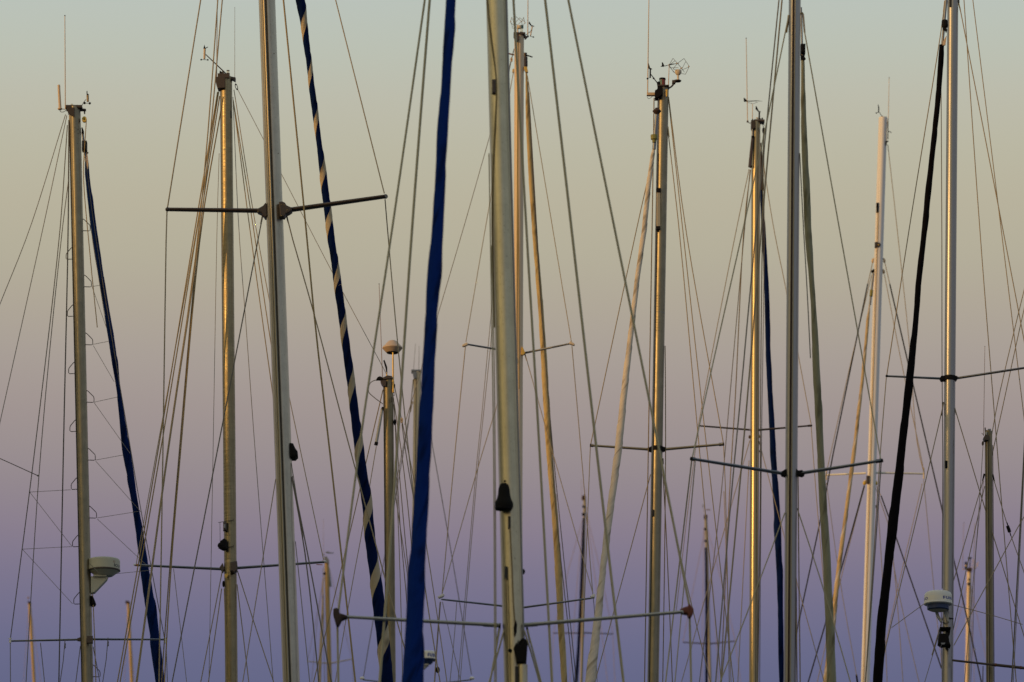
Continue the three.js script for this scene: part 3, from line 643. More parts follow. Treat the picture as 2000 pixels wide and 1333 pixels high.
// ------------------------------------------------------------------ mast 5: shorter mast with a mushroom antenna
{
  const t = new Mast('shorter mast topped by a white mushroom shaped antenna on a thin golden pole', [758.3, 742], [763, 1333], 20.5, 78, MAT.aluOlive, { cuts: [[-35, 3, 0.04]] });
  t.strip('luff_track', -0.86, 2.2, MAT.trackDark, 752, 1420, 0.006);
  t.plate('masthead_plate', [[749, 741], [757, 737], [766, 738.5], [766, 743], [749, 745]], 0.18, MAT.brown);
  t.plate('masthead_bracket', [[743, 746], [755, 745], [754, 757], [750, 757], [745, 751]], 0.12, MAT.brown, { dz: 0.05 });
  t.plate('rope_guard', [[734.5, 743], [737.5, 738], [742, 736], [747, 738.4], [755, 738.4], [755, 743.4], [748, 744.4], [741, 743]], 0.05, MAT.black, { bevel: 0.008 });
  t.wire('antenna_cable', [[736, 742], [726, 746], [719, 756], [720, 766], [730, 776], [748, 789.5]], 1.5, MAT.wireDark);
  t.whip([740.4, 555], [747, 737], 1.7, MAT.wirePink);
  t.rod('wind_sensor_arm', [755.3, 738], [755.3, 728], 2.6, 2.6, MAT.gold);
  t.plate('wind_vane', [[748.6, 705], [751, 703.6], [753.6, 710], [756.4, 718], [756.6, 728], [754.4, 727], [753, 720]], 0.02, MAT.black, { bevel: 0.004 });
  const dome = t.turned('antenna_dome', 766.5, [[0.1, 689.2], [12.4, 689], [14, 687.6], [20.4, 680.6], [20.2, 678.8], [16, 675], [11.5, 670], [8.5, 667], [5, 665.5], [0.1, 665.2]], MAT.domeTan, { seg: 48 });
  t.turned('dome_base', 766.5, [[0.1, 690.6], [11.2, 690.4], [11.8, 688.2], [11, 688]], MAT.black, { parent: dome });
  t.rod('antenna_pole', [768, 767], [767.5, 689], 3.4, 3.2, MAT.gold, { dz: 0.06 });
  t.box('pole_clamp', 764.5, 746, 770, 749, 0.06, MAT.brown); t.box('pole_clamp', 764.5, 762.5, 770, 765.5, 0.06, MAT.brown);
  t.part('pole_hook', new THREE.TorusGeometry(M(2.2, t.d), M(0.5, t.d), 6, 14).scale(0.7, 1.4, 1).translate(...P(769.6, 770, t.d).toArray()), MAT.bronze);
  const pole = t.rod('radar_reflector', [734.8, 866], [746.4, 800], 6.4, 5.6, MAT.sparDull, { dz: 0.1, seg: 16 });
  t.rod('end_cap', [734, 870], [735.6, 864], 7.4, 7.4, MAT.black, { dz: 0.1, parent: pole }); t.rod('end_cap', [746.2, 802], [747.6, 795.5], 6, 4, MAT.black, { dz: 0.1, parent: pole });
  t.wire('flag_halyard', [[735, 872], [729.5, 905], [705, 1050], [690, 1130], [655, 1333]], 1.5, MAT.wire);
  t.wire('flag_halyard', [[748, 762], [718, 890], [680, 1055], [612, 1333]], 1.8, MAT.ropeTan, { dz: -0.1 });
  t.plate('halyard_exit', [[763.3, 776], [765.2, 775.6], [765.6, 786], [763.6, 786.4]], 0.012, MAT.trackDark, { dz: 0.10 });
  t.plate('stay_tang', [[769, 749], [772, 752], [772, 758], [769.6, 757]], 0.02, MAT.bronze);
  t.wire('shroud', [[771, 757], [783, 813], [799, 890], [830, 1050], [872, 1333]], 1.7, MAT.wire, { dz: -0.05 });
  t.wires('halyard', [[[768, 776], [780, 855], [790, 930], [805, 1080], [812, 1200]], [[769, 790], [772, 830], [774, 890], [781, 1020], [795, 1180]], [[770, 800], [777, 890], [794, 1080], [806, 1190]]], 1.6, MAT.rope);
  t.wires('lower_shroud', [[[772, 900], [780, 1080], [786, 1333]], [[768, 940], [800, 1150], [812, 1230]]], 1.5, MAT.wire);
  t.block(771.4, 825, 5.6, 13, MAT.black); t.block(784.4, 821.5, 6.4, 11, MAT.pod);
  t.wire('halyard', [[785, 829], [792, 880], [800, 930], [815, 1010]], 1.7, MAT.wireDark);
}

// ------------------------------------------------------------------ mast 6: pale mast half behind the big blue sail
{
  const t = new Mast('pale mast mostly hidden behind the big blue furled sail', [815.5, 726], [810, 1333], 15.5, 118, MAT.paintDull, { cuts: [[-45, 3, 0.05]] });
  t.strip('luff_track', -0.3, 1.8, MAT.brown, 740, 1420, 0.006);
  t.box('masthead_plate', 803.5, 724.5, 824, 728, 0.18, MAT.spar);
  t.plate('masthead_bracket', [[806, 728], [814, 728], [813, 741], [809, 741], [807, 735]], 0.14, MAT.spar, { dz: 0.06 });
  t.whip([811.4, 673], [807.5, 726], 1, MAT.wireThin); t.whip([818.6, 677], [818, 725], 1, MAT.wireThin);
  t.wires('shroud', [[[808, 741], [797, 830], [785, 900], [728, 1217], [710, 1322]], [[822, 745], [873, 1031], [921, 1318]]], 1.5, MAT.wireDark);
  t.wire('halyard', [[807, 741], [801, 800], [792, 850], [760, 1010]], 1.4, MAT.wire);
  t.block(804.8, 787, 4.2, 8, MAT.pod);
  t.rod('turnbuckle', [803.8, 792], [801.6, 805], 2.6, 2.2, MAT.pod);
  for (const x of [707.5, 922]) { t.turned('spreader_tip', x, [[0.2, 1328], [4.6, 1327], [5, 1324.6], [3, 1322.6], [0.2, 1321.6]], MAT.white, { seg: 18, dz: 0.1 }); t.tips.push([x, 1323, t.d - 0.1]); }
  t.spreader([709, 1328], [807, 1340], 3, MAT.spar, { dt: -0.1 }); t.spreader([921, 1328], [818, 1340], 3, MAT.spar, { dt: -0.1 });
  const rd = t.turned('radar_dome', 834, [[19.4, 1277], [18.6, 1274.6], [15, 1273.2], [0.1, 1272.6]], MAT.white);
  t.part('dome_wall', turned(834, [[19.6, 1289], [19.4, 1277]], t.d, 60), wallMat(canvasTex(letters('FURUNO', 1024, 96, '#1c2f86', '#e2ddd0', [[3 / 360, 110 / 360, 0.5, 1], [195 / 360, 309 / 360, 0.5, 1]], 'bold 72px sans-serif'))), rd);
  t.turned('dome_rim', 834, [[15, 1291], [20, 1290.4], [20.2, 1288.8], [19.2, 1288.6]], MAT.blueBase, { parent: rd });
  t.turned('dome_base', 834, [[0.1, 1298.4], [8, 1298], [11.4, 1295], [13, 1290.6]], MAT.blueBase, { parent: rd });
  t.part('dome_bracket', [boxPx(816, 1298, 837, 1301.5, t.d, 0.14), plate([[818, 1301], [836, 1301], [830, 1307], [818, 1309]], t.d, 0.08)], MAT.sparDull, rd);
}

// ------------------------------------------------------------------ mast 7: rose painted mast with a wire cage antenna, behind the front mast
{
  const t = new Mast('slim rose painted mast with a cage antenna behind the thick front mast', [1014.2, 67], [1009.5, 1333], 19.5, 90, MAT.paintPink, { cuts: [[-14, 8, 0.12], [-50, 3, 0.05]] });
  t.strip('luff_track', -0.24, 3, MAT.ropeTan, 80, 1420, 0.004);
  t.box('masthead_plate', 1003, 67.5, 1026, 71, 0.2, MAT.brown);
  t.plate('masthead_bracket', [[1004, 71], [1014, 71], [1014, 79], [1009, 84], [1005.5, 79]], 0.14, MAT.brown, { dz: 0.06 });
  t.rod('antenna_stem', [1011.4, 68], [1011, 55], 3.4, 3.2, MAT.cream);
  t.turned('antenna_cup', 1014.5, [[0.2, 56.6], [4.6, 56], [5.6, 52], [5, 50.6], [0.2, 50.4]], MAT.cream, { seg: 20 });
  const Z = (x, y) => [980 + x / 9.52, 20 + y / 9.52];
  const edges = [[[185, 135], [160, 220]], [[160, 220], [200, 300]], [[185, 135], [235, 240]], [[262, 120], [365, 212]], [[262, 120], [205, 180]], [[205, 180], [245, 300]], [[365, 212], [385, 288]], [[335, 145], [250, 235]], [[335, 145], [420, 215]], [[405, 135], [432, 240]], [[405, 135], [382, 210]], [[432, 240], [392, 288]], [[165, 235], [285, 330]], [[195, 300], [195, 335]], [[195, 335], [285, 345]], [[365, 212], [290, 282]], [[235, 240], [300, 295]]];
  const cage = t.part('cage_antenna', edges.map(([a, b], i) => rod(P(...Z(...a), t.d + (i % 3 - 1) * 0.05), P(...Z(...b), t.d + ((i + 1) % 3 - 1) * 0.05), M(0.9, t.d) / 2, M(0.9, t.d) / 2, 6)), MAT.wire);
  t.part('cage_joint', [[168, 218], [238, 242], [365, 214], [432, 238]].map(([x, y]) => ball(P(...Z(x, y), t.d), M(1.3, t.d))), MAT.pod, cage);
  const lamp = t.rod('masthead_light', [1018.3, 66.6], [1018.3, 63.4], 8, 7.4, MAT.black, { seg: 18 });
  t.rod('lamp_lens', [1018.6, 63.6], [1018.6, 55.4], 6.6, 6.6, MAT.clear, { parent: lamp, seg: 18 }); t.rod('lamp_cap', [1019, 55.6], [1019, 50], 7.4, 7, MAT.teal, { parent: lamp, seg: 18 });
  t.whip([1031.4, -25], [1030.8, 70], 2.2, MAT.pod); t.ball('antenna_base', 1031, 71.6, 4.4, MAT.brown);
  const arm = t.rod('wind_sensor_arm', [1025, 70], [1037, 61.5], 1.4, 1.4, MAT.bronze);
  t.rod('sensor_body', [1036, 71.5], [1039.6, 52], 2.4, 2.4, MAT.pod, { parent: arm }); t.ball('sensor_joint', 1038, 60, 3, MAT.black, { parent: arm });
  t.wind_vane([[1032.4, 46], [1033.8, 42], [1038, 49.4], [1043.6, 51.4], [1043.6, 52.4], [1038, 52.4]], arm);
  t.cups([[1041.6, 72.8]], [1036, 71.6], 3.4, arm); t.plate('arm_foot', [[1025, 71], [1031, 72], [1027, 77], [1024.6, 77]], 0.05, MAT.brown);
  t.rod('cross_arm', [992, 105], [1004, 107.5], 3, 3, MAT.leatherRed); t.rod('cross_arm', [1026, 107.5], [1040, 112], 3, 2.6, MAT.black);
  t.block(999, 117, 5, 9, MAT.pod);
  t.wire('halyard', [[1004, 96], [1000.5, 110], [994, 140], [985, 190]], 1.6, MAT.ropeGrey);
  t.plate('shroud_tang', [[1001, 136], [1004, 135], [1004, 143], [1000.4, 142]], 0.03, MAT.gold);
  t.plate('stay_tang', [[1023.6, 131], [1029.6, 132], [1031.4, 142], [1027, 142.6], [1023.6, 137]], 0.05, MAT.gold, { dz: 0.03 });
  t.wire('halyard', [[1012, 90], [1011, 320], [1013.5, 560], [1014, 760]], 2.2, MAT.ropeTan, { dz: 0.12 });
  t.wire('backstay', [[1004, 98], [904, 450], [851, 629], [790, 830]], 1.3, MAT.wireThin);
  t.spreader([913, 673], [1005, 688.5], 4, MAT.spar, { lim: 0.9 });
  t.spreader([1114, 671.5], [1024, 690], 4, MAT.spar, { lim: 0.9 });
  t.plate('spreader_bracket', [[1019, 679], [1021, 679], [1026, 691], [1021, 695], [1018, 694]], 0.06, MAT.gold, { dz: 0.05 });
  t.plate('spreader_tip', [[903, 674.5], [911, 670], [913.6, 671.6], [913.4, 675], [906, 678], [903, 677]], 0.05, MAT.cream, { dz: 0.5, bevel: 0.008 });
  t.plate('spreader_tip', [[1112, 670], [1114, 667], [1121.6, 672], [1122.6, 675], [1120, 675.6], [1113, 673]], 0.05, MAT.cream, { dz: 0.5, bevel: 0.008 });
  t.wire('shroud', [[1003, 140], [949, 440], [910, 668]], 1.4, MAT.wire);
  t.wire('shroud', [[1030, 148], [1080, 450], [1116, 668]], 1.4, MAT.ropeTan);
  t.wire('shroud', [[909, 677], [888, 890], [863, 1165]], 1.7, MAT.wire);
  t.wire('shroud', [[1117, 676], [1135.5, 890], [1158, 1163]], 1.6, MAT.wire);
  t.spreader([862, 1171], [1000, 1186], 4, MAT.spar, { lim: 1.4 });
  t.spreader([1157, 1168.5], [1022, 1187], 4, MAT.spar, { lim: 1.4 });
  t.plate('spreader_tip', [[855, 1166.5], [866, 1160.6], [868, 1163], [866, 1166], [857, 1169.4]], 0.08, MAT.white, { dz: 0.8, bevel: 0.006 });
  t.plate('spreader_tip', [[1153, 1165.6], [1159.6, 1161.4], [1162.6, 1162], [1161.4, 1168], [1155, 1168.6]], 0.08, MAT.white, { dz: 0.8, bevel: 0.006 });
  t.wires('lower_shroud', [[[1000, 700], [942, 885], [862, 1165]], [[1025.4, 691], [1080, 886], [1158, 1159]]], 1.5, MAT.wire);
  t.rod('turnbuckle', [1025, 692], [1029, 705], 2.6, 2.2, MAT.gold);
  t.wires('halyard', [[[968, 520], [937, 850], [933, 885], [895, 1333]], [[970, 560], [940, 850], [936, 885], [905, 1250], [899, 1333]]], 1.3, MAT.wireThin);
  t.wire('shroud', [[860, 1176], [853, 1266], [849, 1333]], 2.6, MAT.wire);
  t.wires('lower_shroud', [[[864, 1176], [900, 1333]], [[892, 1177], [886, 1260], [878, 1333]], [[1159, 1170], [1161, 1195], [1166, 1333]]], 1.3, MAT.wireThin);
  t.block(855, 1309, 8, 12, MAT.black);
}
{
  const s = new Sail('golden tan furled sail right of the thick front mast', [[1026, 1030, 142], [1026.6, 1035, 236], [1031.6, 1041, 337.6], [1039, 1048.5, 450], [1048.5, 1059.6, 575], [1055, 1067, 676], [1060, 1073, 777.6], [1067, 1079.6, 890], [1078, 1091, 1018], [1084, 1098, 1119], [1089, 1102, 1220.6], [1096.6, 1108.8, 1333]], 90.8, 93, MAT.goldCloth, { turns: 1.5, seed: 21, ridge: 0.12, lump: 0.6 });
  s.rod('furling_foil', [1025.6, 104], [1026.6, 136], 7.6, 6.8, MAT.brown);
  s.rod('furling_swivel', [1026, 112], [1026.4, 130], 9, 9, MAT.greyCloth);
  s.wires('furling_line', [[[1031, 160], [1044, 400], [1060, 640], [1073, 800], [1085, 990], [1106, 1190], [1121, 1333]], [[1033, 180], [1048, 440], [1062, 660], [1081, 890], [1099, 1070], [1126, 1333]]], 1.6, MAT.ropeGrey, { dz: 0.1 });
}

// ------------------------------------------------------------------ mast 4: the thick front mast
{
  const t = new Mast('thickest and nearest pale mast in the middle with a black bell shaped deck light', [969.6, 0], [1005.5, 1333], 42.5, 52, MAT.aluPale, { deep: 1.15 });
  t.strip('sail_track', 0.93, 4, MAT.spar, -300, 1420, 0.006);
  const rope = [[949.5, -20, -0.95], [953, 40, -0.78], [960, 95, -0.52], [966, 145, -0.26], [967.5, 185, -0.24], [965, 235, -0.42], [961.5, 290, -0.62], [958.5, 350, -0.82], [958, 430, -0.96], [962, 640, -1.0]];
  t.part('halyard', tube(rope.map(([x, y, f]) => { const q = t.at(y, f); return P(q[0], y, t.front(f) - 0.008); }), M(2.6, t.d) / 2, 8, true, 6), MAT.ropeTan);
  t.box('halyard_exit', 960.8, 156, 968.4, 184, 0.02, MAT.brown, { dz: t.rx * 1.13, bevel: 0.012 });
  t.ball('exit_sheave', 964.6, 162, 5, MAT.spar, { dz: t.rx * 1.2 }); t.ball('exit_sheave', 964.8, 178, 5, MAT.black, { dz: t.rx * 1.2 });
  const bell = [[17.8, 992], [18.6, 988.4], [18, 982], [14.6, 975.5], [12.2, 966], [11.2, 955], [8.6, 947], [4, 944], [0.1, 943.4]];
  t.part('deck_light', (() => { const d = t.d - t.rx * 1.5; const g = turned(984.4, bell, d, 36); return g; })(), MAT.rubber);
  t.turned('light_rim', 983.6, [[0.1, 993], [14.5, 992.8], [16.4, 996], [18, 993], [17.8, 991]], MAT.black, { dz: t.rx * 1.5 });
  t.ball('light_bolt', 986, 940, 4.4, MAT.rubber, { dz: t.rx * 1.1 });
  t.box('halyard_slot', 992.2, 1009, 997.6, 1034, 0.012, MAT.trackDark, { dz: t.rx * 1.12, bevel: 0.004 });
  t.box('halyard_slot', 985.2, 1107, 990.4, 1132, 0.012, MAT.trackDark, { dz: t.rx * 1.1, bevel: 0.004 });
  t.wire('halyard', [[996, 1032], [999.6, 1100], [1003, 1180], [1006.5, 1226]], 2.8, MAT.rope, { dz: t.rx * 0.75, smooth: true });
  t.wire('halyard', [[988, 1130], [990, 1200], [992, 1333]], 3, MAT.rope, { dz: t.rx * 0.72 });
  t.plate('halyard_knot', [[1005, 1219], [1008, 1213], [1010, 1222], [1009, 1236], [1006.6, 1243], [1003.6, 1238], [1003, 1228]], 0.06, MAT.rubber, { dz: t.rx * 1.2, bevel: 0.012 });
  t.spreader([672, 1205], [975, 1221.5], 7.4, MAT.sparDull, { lim: 0.8 });
  t.spreader([1334, 1195.5], [1020, 1221.5], 7.4, MAT.sparDull, { lim: 0.8 });
  for (const [a, b] of [[[944, 1220.4], [978, 1222]], [[1016, 1222], [1050, 1219.4]]]) t.rod('spreader_sleeve', a, b, 8.6, 9, MAT.rubber, { dz: -0.01 });
  t.plate('spreader_boot', [[651, 1192], [656, 1189], [662, 1191], [664, 1200], [672, 1202], [679, 1205], [678, 1208.6], [668, 1212], [661.6, 1224], [657, 1224], [653.6, 1212], [651, 1203]], 0.07, MAT.leather, { dz: 0.15, bevel: 0.016 });
  t.plate('spreader_boot', [[1328, 1192], [1336, 1188], [1343, 1186], [1345, 1181], [1349, 1184], [1354.6, 1192], [1354, 1198], [1349, 1207], [1344.4, 1207.6], [1342, 1201], [1330, 1199]], 0.07, MAT.leatherRed, { dz: 0.15, bevel: 0.016 });
  t.wire('shroud', [[829.5, 0], [767, 440], [707, 838], [661, 1192]], 4.2, MAT.wireFore);
  t.wire('shroud', [[839.5, 0], [805, 445], [775, 885], [757, 1133], [741, 1333]], 5, MAT.wireFore);
  t.wire('shroud', [[1110, 0], [1200, 445], [1284, 862], [1347, 1186]], 4.4, MAT.wireFore);
  t.wire('shroud', [[1064.7, 0], [1116, 445], [1166, 886], [1218, 1333]], 5, MAT.wireFore);
  t.wire('shroud', [[1003, 0], [1028, 445], [1053, 866], [1078, 1333]], 4.6, MAT.wireFore);
  t.wires('halyard', [[[955, 300], [960, 600], [964, 890], [966, 1333]], [[960, 480], [965, 700], [967, 890], [969, 1333]]], 2.2, MAT.wireFore);
  t.wire('shroud', [[659, 1222], [661, 1333]], 4, MAT.wireFore);
  t.wire('shroud', [[1347, 1204], [1350, 1333]], 4, MAT.wireFore);
  t.wires('lower_shroud', [[[976, 1228], [957, 1333]], [[985, 1230], [968, 1290], [955, 1333]], [[1030, 1230], [1057, 1333]], [[1024, 1232], [1042, 1290], [1053, 1333]]], 3.2, MAT.wireFore);
  t.rod('turnbuckle', [976, 1226], [971, 1250], 4.6, 3.6, MAT.rubber); t.rod('turnbuckle', [1029, 1226], [1036, 1256], 4.6, 3.6, MAT.rubber);
  t.plate('cleat_block', [[1003, 1268], [1008, 1258], [1016, 1262], [1022, 1250], [1028, 1252], [1030, 1268], [1028, 1297], [1011, 1297], [1008, 1284]], 0.08, MAT.rubber, { dz: t.rx * 1.15, bevel: 0.014 });
  t.part('cleat_ring', new THREE.TorusGeometry(M(7, t.d), M(2, t.d), 10, 24).scale(1, 1.5, 1).translate(...P(1022, 1260, t.d - t.rx * 1.3).toArray()), MAT.rubber);
  t.ball('cleat_button', 1009.6, 1266, 7, MAT.teal, { dz: t.rx * 1.35 });
  t.ball('cleat_button', 996, 1271, 7.6, MAT.rubber, { dz: t.rx * 1.15 });
  t.rod('mast_winch', [1021.5, 1420], [1021, 1299], 19, 19, MAT.aluPale, { dz: t.rx * 1.0, seg: 28 });
  t.box('halyard_slot', 1006, 1302, 1012, 1420, 0.012, MAT.trackDark, { dz: t.rx * 1.12, bevel: 0.003 });
  t.block(1016, 1213, 4.6, 14, MAT.spar);
  t.part('side_cleat', [ball(P(1021.4, 1117, t.d), M(4.4, t.d), 1.3)], MAT.rubber);
}
{
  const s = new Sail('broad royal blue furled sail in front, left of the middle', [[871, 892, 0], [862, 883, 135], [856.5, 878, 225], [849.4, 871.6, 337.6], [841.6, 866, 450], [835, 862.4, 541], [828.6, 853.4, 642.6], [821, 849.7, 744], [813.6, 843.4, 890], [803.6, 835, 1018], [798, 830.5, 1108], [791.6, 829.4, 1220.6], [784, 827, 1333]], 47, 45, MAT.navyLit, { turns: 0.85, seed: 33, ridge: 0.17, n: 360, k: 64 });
}

// ------------------------------------------------------------------ mast 8: mast with the furling tube, rivets and a wire cage
{
  const t = new Mast('tall mast with red masthead lamp, rows of rivets and a wire cage antenna', [1295.4, 171], [1275.5, 1333], 22.6, 78, MAT.alu, { cuts: [[-62, 5, 0.07], [-48, 3, 0.05]] });
  t.strip('luff_groove', -0.62, 2.2, MAT.trackDark, 300, 1420, 0.003);
  t.strip('luff_track', -0.8, 3.6, MAT.spar, 180, 1420, 0.008);
  t.box('masthead_plate', 1284, 170.6, 1306.5, 173.4, 0.2, MAT.bronze);
  t.plate('masthead_bracket', [[1279, 180], [1283, 178], [1285, 173], [1294, 173], [1294, 187], [1290, 190], [1284, 194], [1279, 194]], 0.14, MAT.black, { dz: 0.07 });
  const lamp = t.rod('masthead_light', [1293.8, 171], [1293.8, 155.6], 12, 12, MAT.red, { seg: 26 });
  t.rod('lamp_cap', [1293.8, 156.6], [1293.8, 153.4], 13.4, 13.2, MAT.black, { parent: lamp, seg: 26 }); t.rod('lamp_foot', [1293.8, 171.6], [1293.8, 167.5], 12.8, 12.6, MAT.black, { parent: lamp, seg: 26 });
  t.part('lamp_glass', (() => { const g = new THREE.CylinderGeometry(M(6.2, t.d), M(6.2, t.d), M(11, t.d), 20, 1, true, Math.PI * 1.1, Math.PI * 0.85); return g.translate(...P(1293.8, 162, t.d).toArray()); })(), MAT.teal, lamp);
  const wp = t.whip([1267.6, -10], [1264.8, 184], 2.4, MAT.pod);
  t.box('antenna_bracket', 1263.4, 182, 1279, 187.6, 0.05, MAT.pod); t.ball('antenna_base', 1264.6, 187, 3.6, MAT.brown, { parent: wp });
  t.part('antenna_cable', tube([P(1264.6, 190, t.d), P(1266, 193, t.d), P(1270, 192, t.d), P(1275, 188, t.d)], M(0.9, t.d) / 2, 6), MAT.black);
  const arm = t.rod('wind_sensor_arm', [1288, 168], [1271.5, 146], 2.2, 1.8, MAT.black);
  t.plate('arm_foot', [[1283, 162], [1287, 160], [1292, 168], [1288, 172], [1284, 169]], 0.05, MAT.black, { parent: arm });
  t.rod('sensor_body', [1269.8, 152.5], [1270.2, 136], 3.2, 3, MAT.black, { parent: arm });
  t.wind_vane([[1265, 132], [1266.8, 123.4], [1269.8, 133], [1273.6, 134.8], [1273.6, 136], [1269, 136.4]], arm);
  t.cups([[1264.6, 154]], [1269.4, 152], 3.8, arm); t.ball('sensor_joint', 1276.6, 153.4, 4, MAT.black, { parent: arm });
  const ind = t.rod('wind_indicator_post', [1305.5, 168], [1307, 128], 1.8, 1.4, MAT.pod); t.rod('post_foot', [1305.2, 171], [1305.5, 167], 4, 2.4, MAT.black, { parent: ind });
  t.part('wind_indicator', [rod(P(1295, 130, t.d), P(1321, 124.6, t.d), M(1.3, t.d) / 2), rod(P(1306, 126.8, t.d), P(1316, 125.4, t.d), M(2, t.d) / 2), plate([[1292.6, 122], [1294.6, 122.6], [1297.4, 128.4], [1296, 131], [1290, 130.4], [1292.8, 128.6]], t.d, 0.008, 0.001)], MAT.black);
  const Z = (x, y) => [1250 + x / 6.667, 90 + y / 6.667];
  const edges = [[[430, 162], [378, 250]], [[378, 250], [440, 345]], [[430, 162], [487, 228]], [[487, 228], [540, 290]], [[540, 290], [578, 342]], [[487, 228], [430, 300]], [[430, 300], [545, 345]], [[495, 222], [573, 165]], [[573, 165], [642, 268]], [[642, 268], [592, 370]], [[592, 370], [540, 362]], [[598, 200], [548, 295]], [[640, 275], [540, 315]], [[455, 195], [385, 245]], [[390, 285], [500, 285]], [[385, 270], [450, 350]], [[450, 350], [480, 372]]];
  const cage = t.part('cage_antenna', edges.map(([a, b], i) => rod(P(...Z(...a), t.d + (i % 3 - 1) * 0.06), P(...Z(...b), t.d + ((i + 1) % 3 - 1) * 0.06), M(0.95, t.d) / 2, M(0.95, t.d) / 2, 6)), MAT.wireDark);
  t.part('cage_joint', [[375, 250], [478, 228], [496, 228], [532, 295], [546, 288], [635, 268]].map(([x, y]) => ball(P(...Z(x, y), t.d - 0.02), M(1.4, t.d))), MAT.pod, cage);
  t.turned('antenna_cup', 1324.6, [[0.2, 147], [4, 146.6], [6.4, 143.4], [6.8, 138.6], [6, 137.2], [0.2, 137]], MAT.cream, { seg: 26 });
  t.turned('antenna_stem', 1324.4, [[4.6, 158], [2.6, 155], [2, 151], [2.4, 146.6]], MAT.cream, { seg: 18 });
  t.turned('antenna_plate', 1323, [[0.2, 160.4], [7, 160], [8.4, 158.4], [7.6, 157.6], [0.2, 157.2]], MAT.leather, { seg: 24 });
  t.part('antenna_arm', [tube([P(1302, 178, t.d - 0.04), P(1305, 174, t.d - 0.04), P(1312, 169, t.d), P(1317, 163, t.d), P(1320, 160, t.d)], M(3.6, t.d) / 2, 8), boxPx(1312.6, 158, 1319, 164, t.d, 0.06)], MAT.brown);
  t.plate('antenna_foot', [[1300, 176], [1304, 175], [1303.4, 189], [1301, 190]], 0.03, MAT.gold, { dz: 0.12 });
  t.box('light_panel', 1282.6, 375, 1289.6, 447, 0.03, MAT.sparGold, { dz: t.rx * 1.22 });
  t.box('panel_end', 1282, 368.6, 1290.4, 377, 0.05, MAT.black, { dz: t.rx * 1.24 }); t.box('panel_end', 1281.4, 443, 1289.4, 449.6, 0.05, MAT.black, { dz: t.rx * 1.24 }); t.ball('panel_knob', 1285, 452, 4, MAT.black, { dz: t.rx * 1.2 });
  const riv = []; for (let r = 0; r < 14; r++) { if (r === 7) continue; for (const x of [1279.4, 1283.6, 1287.4]) { const y = 578 + r * 5.2, xx = x - (r * 0.06); riv.push(ball(P(xx, y, t.front((xx - t.at(y)[0]) / 11.3)), M(0.75, t.d))); } }
  for (let r = 0; r < 6; r++) { const y = 598 + r * 7, xx = t.at(y, 0.68)[0]; riv.push(ball(P(xx, y, t.front(0.68)), M(0.7, t.d))); }
  const rv = t.part('rivets', riv, MAT.trackDark); rv.userData.kind = 'stuff';
  t.part('mast_joint', sweep([P(...t.at(613.4), t.d), P(...t.at(612.4), t.d)], (u) => { const r = u * 2 * Math.PI; return [Math.sin(r) * t.rx * 1.006, Math.cos(r) * t.rx * 1.306]; }, 48), MAT.spar);
  t.spreader([1154, 870.4], [1266, 878], 5.4, MAT.sparGold, { tip: MAT.black, tipLen: 0.03, lim: 0.8 });
  t.spreader([1412.6, 868], [1297, 878], 5.6, MAT.sparGold, { tip: MAT.black, tipLen: 0.05, lim: 1.2 });
  t.part('spreader_collar', sweep([P(...t.at(882.4), t.d), P(...t.at(873.4), t.d)], (u) => { const r = u * 2 * Math.PI; return [Math.sin(r) * t.rx * 1.12, Math.cos(r) * t.rx * 1.38]; }, 48), MAT.black);
  t.plate('spreader_bracket', [[1264, 877], [1272, 873.6], [1272, 883], [1266, 881]], 0.08, MAT.black); t.plate('spreader_bracket', [[1294, 873.6], [1300, 875.6], [1300, 880.6], [1293, 883.6]], 0.08, MAT.black);
  t.wire('shroud', [[1279, 290], [1245, 440], [1153.5, 869]], 1.8, MAT.wire);
  t.wire('shroud', [[1306, 190], [1339, 445], [1413, 867]], 1.8, MAT.wire);
  t.wire('shroud', [[1305, 188], [1333, 445], [1382, 890], [1433, 1333]], 1.8, MAT.wire);
  t.wire('shroud', [[1304, 250], [1326, 445], [1367, 890], [1409, 1333]], 1.8, MAT.wire);
  t.rod('turnbuckle', [1304.6, 248], [1307, 268], 2.4, 2, MAT.gold); t.ball('shroud_tang', 1303.6, 247, 3.6, MAT.pod);
  t.wire('halyard', [[1277.4, 192], [1276, 300], [1273.6, 445], [1266, 890], [1259, 1333]], 2.0, MAT.rope, { dz: 0.05 });
  t.wires('halyard', [[[1299, 676], [1300, 890], [1294, 1333]], [[1295, 925], [1303, 1080], [1313, 1333]]], 1.8, MAT.rope);
  t.wires('lower_shroud', [[[1270.6, 927], [1163, 1329]], [[1294, 927], [1348, 1170], [1389, 1333]]], 1.7, MAT.wire);
  t.wire('shroud', [[1153, 872], [1148, 1000], [1136, 1333]], 1.6, MAT.wire); t.wire('shroud', [[1413.4, 871], [1417, 960], [1424, 1333]], 1.6, MAT.wire);
  t.plate('shackle', [[1292.4, 896], [1296, 896], [1296.4, 907], [1293, 907]], 0.03, MAT.bronze, { dz: 0.04 });
  t.box('halyard_exit', 1273.2, 996, 1277, 1009, 0.012, MAT.trackDark, { dz: t.rx * 1.24, bevel: 0.005 });
  t.block(1163.6, 1306, 4, 12, MAT.black);
}
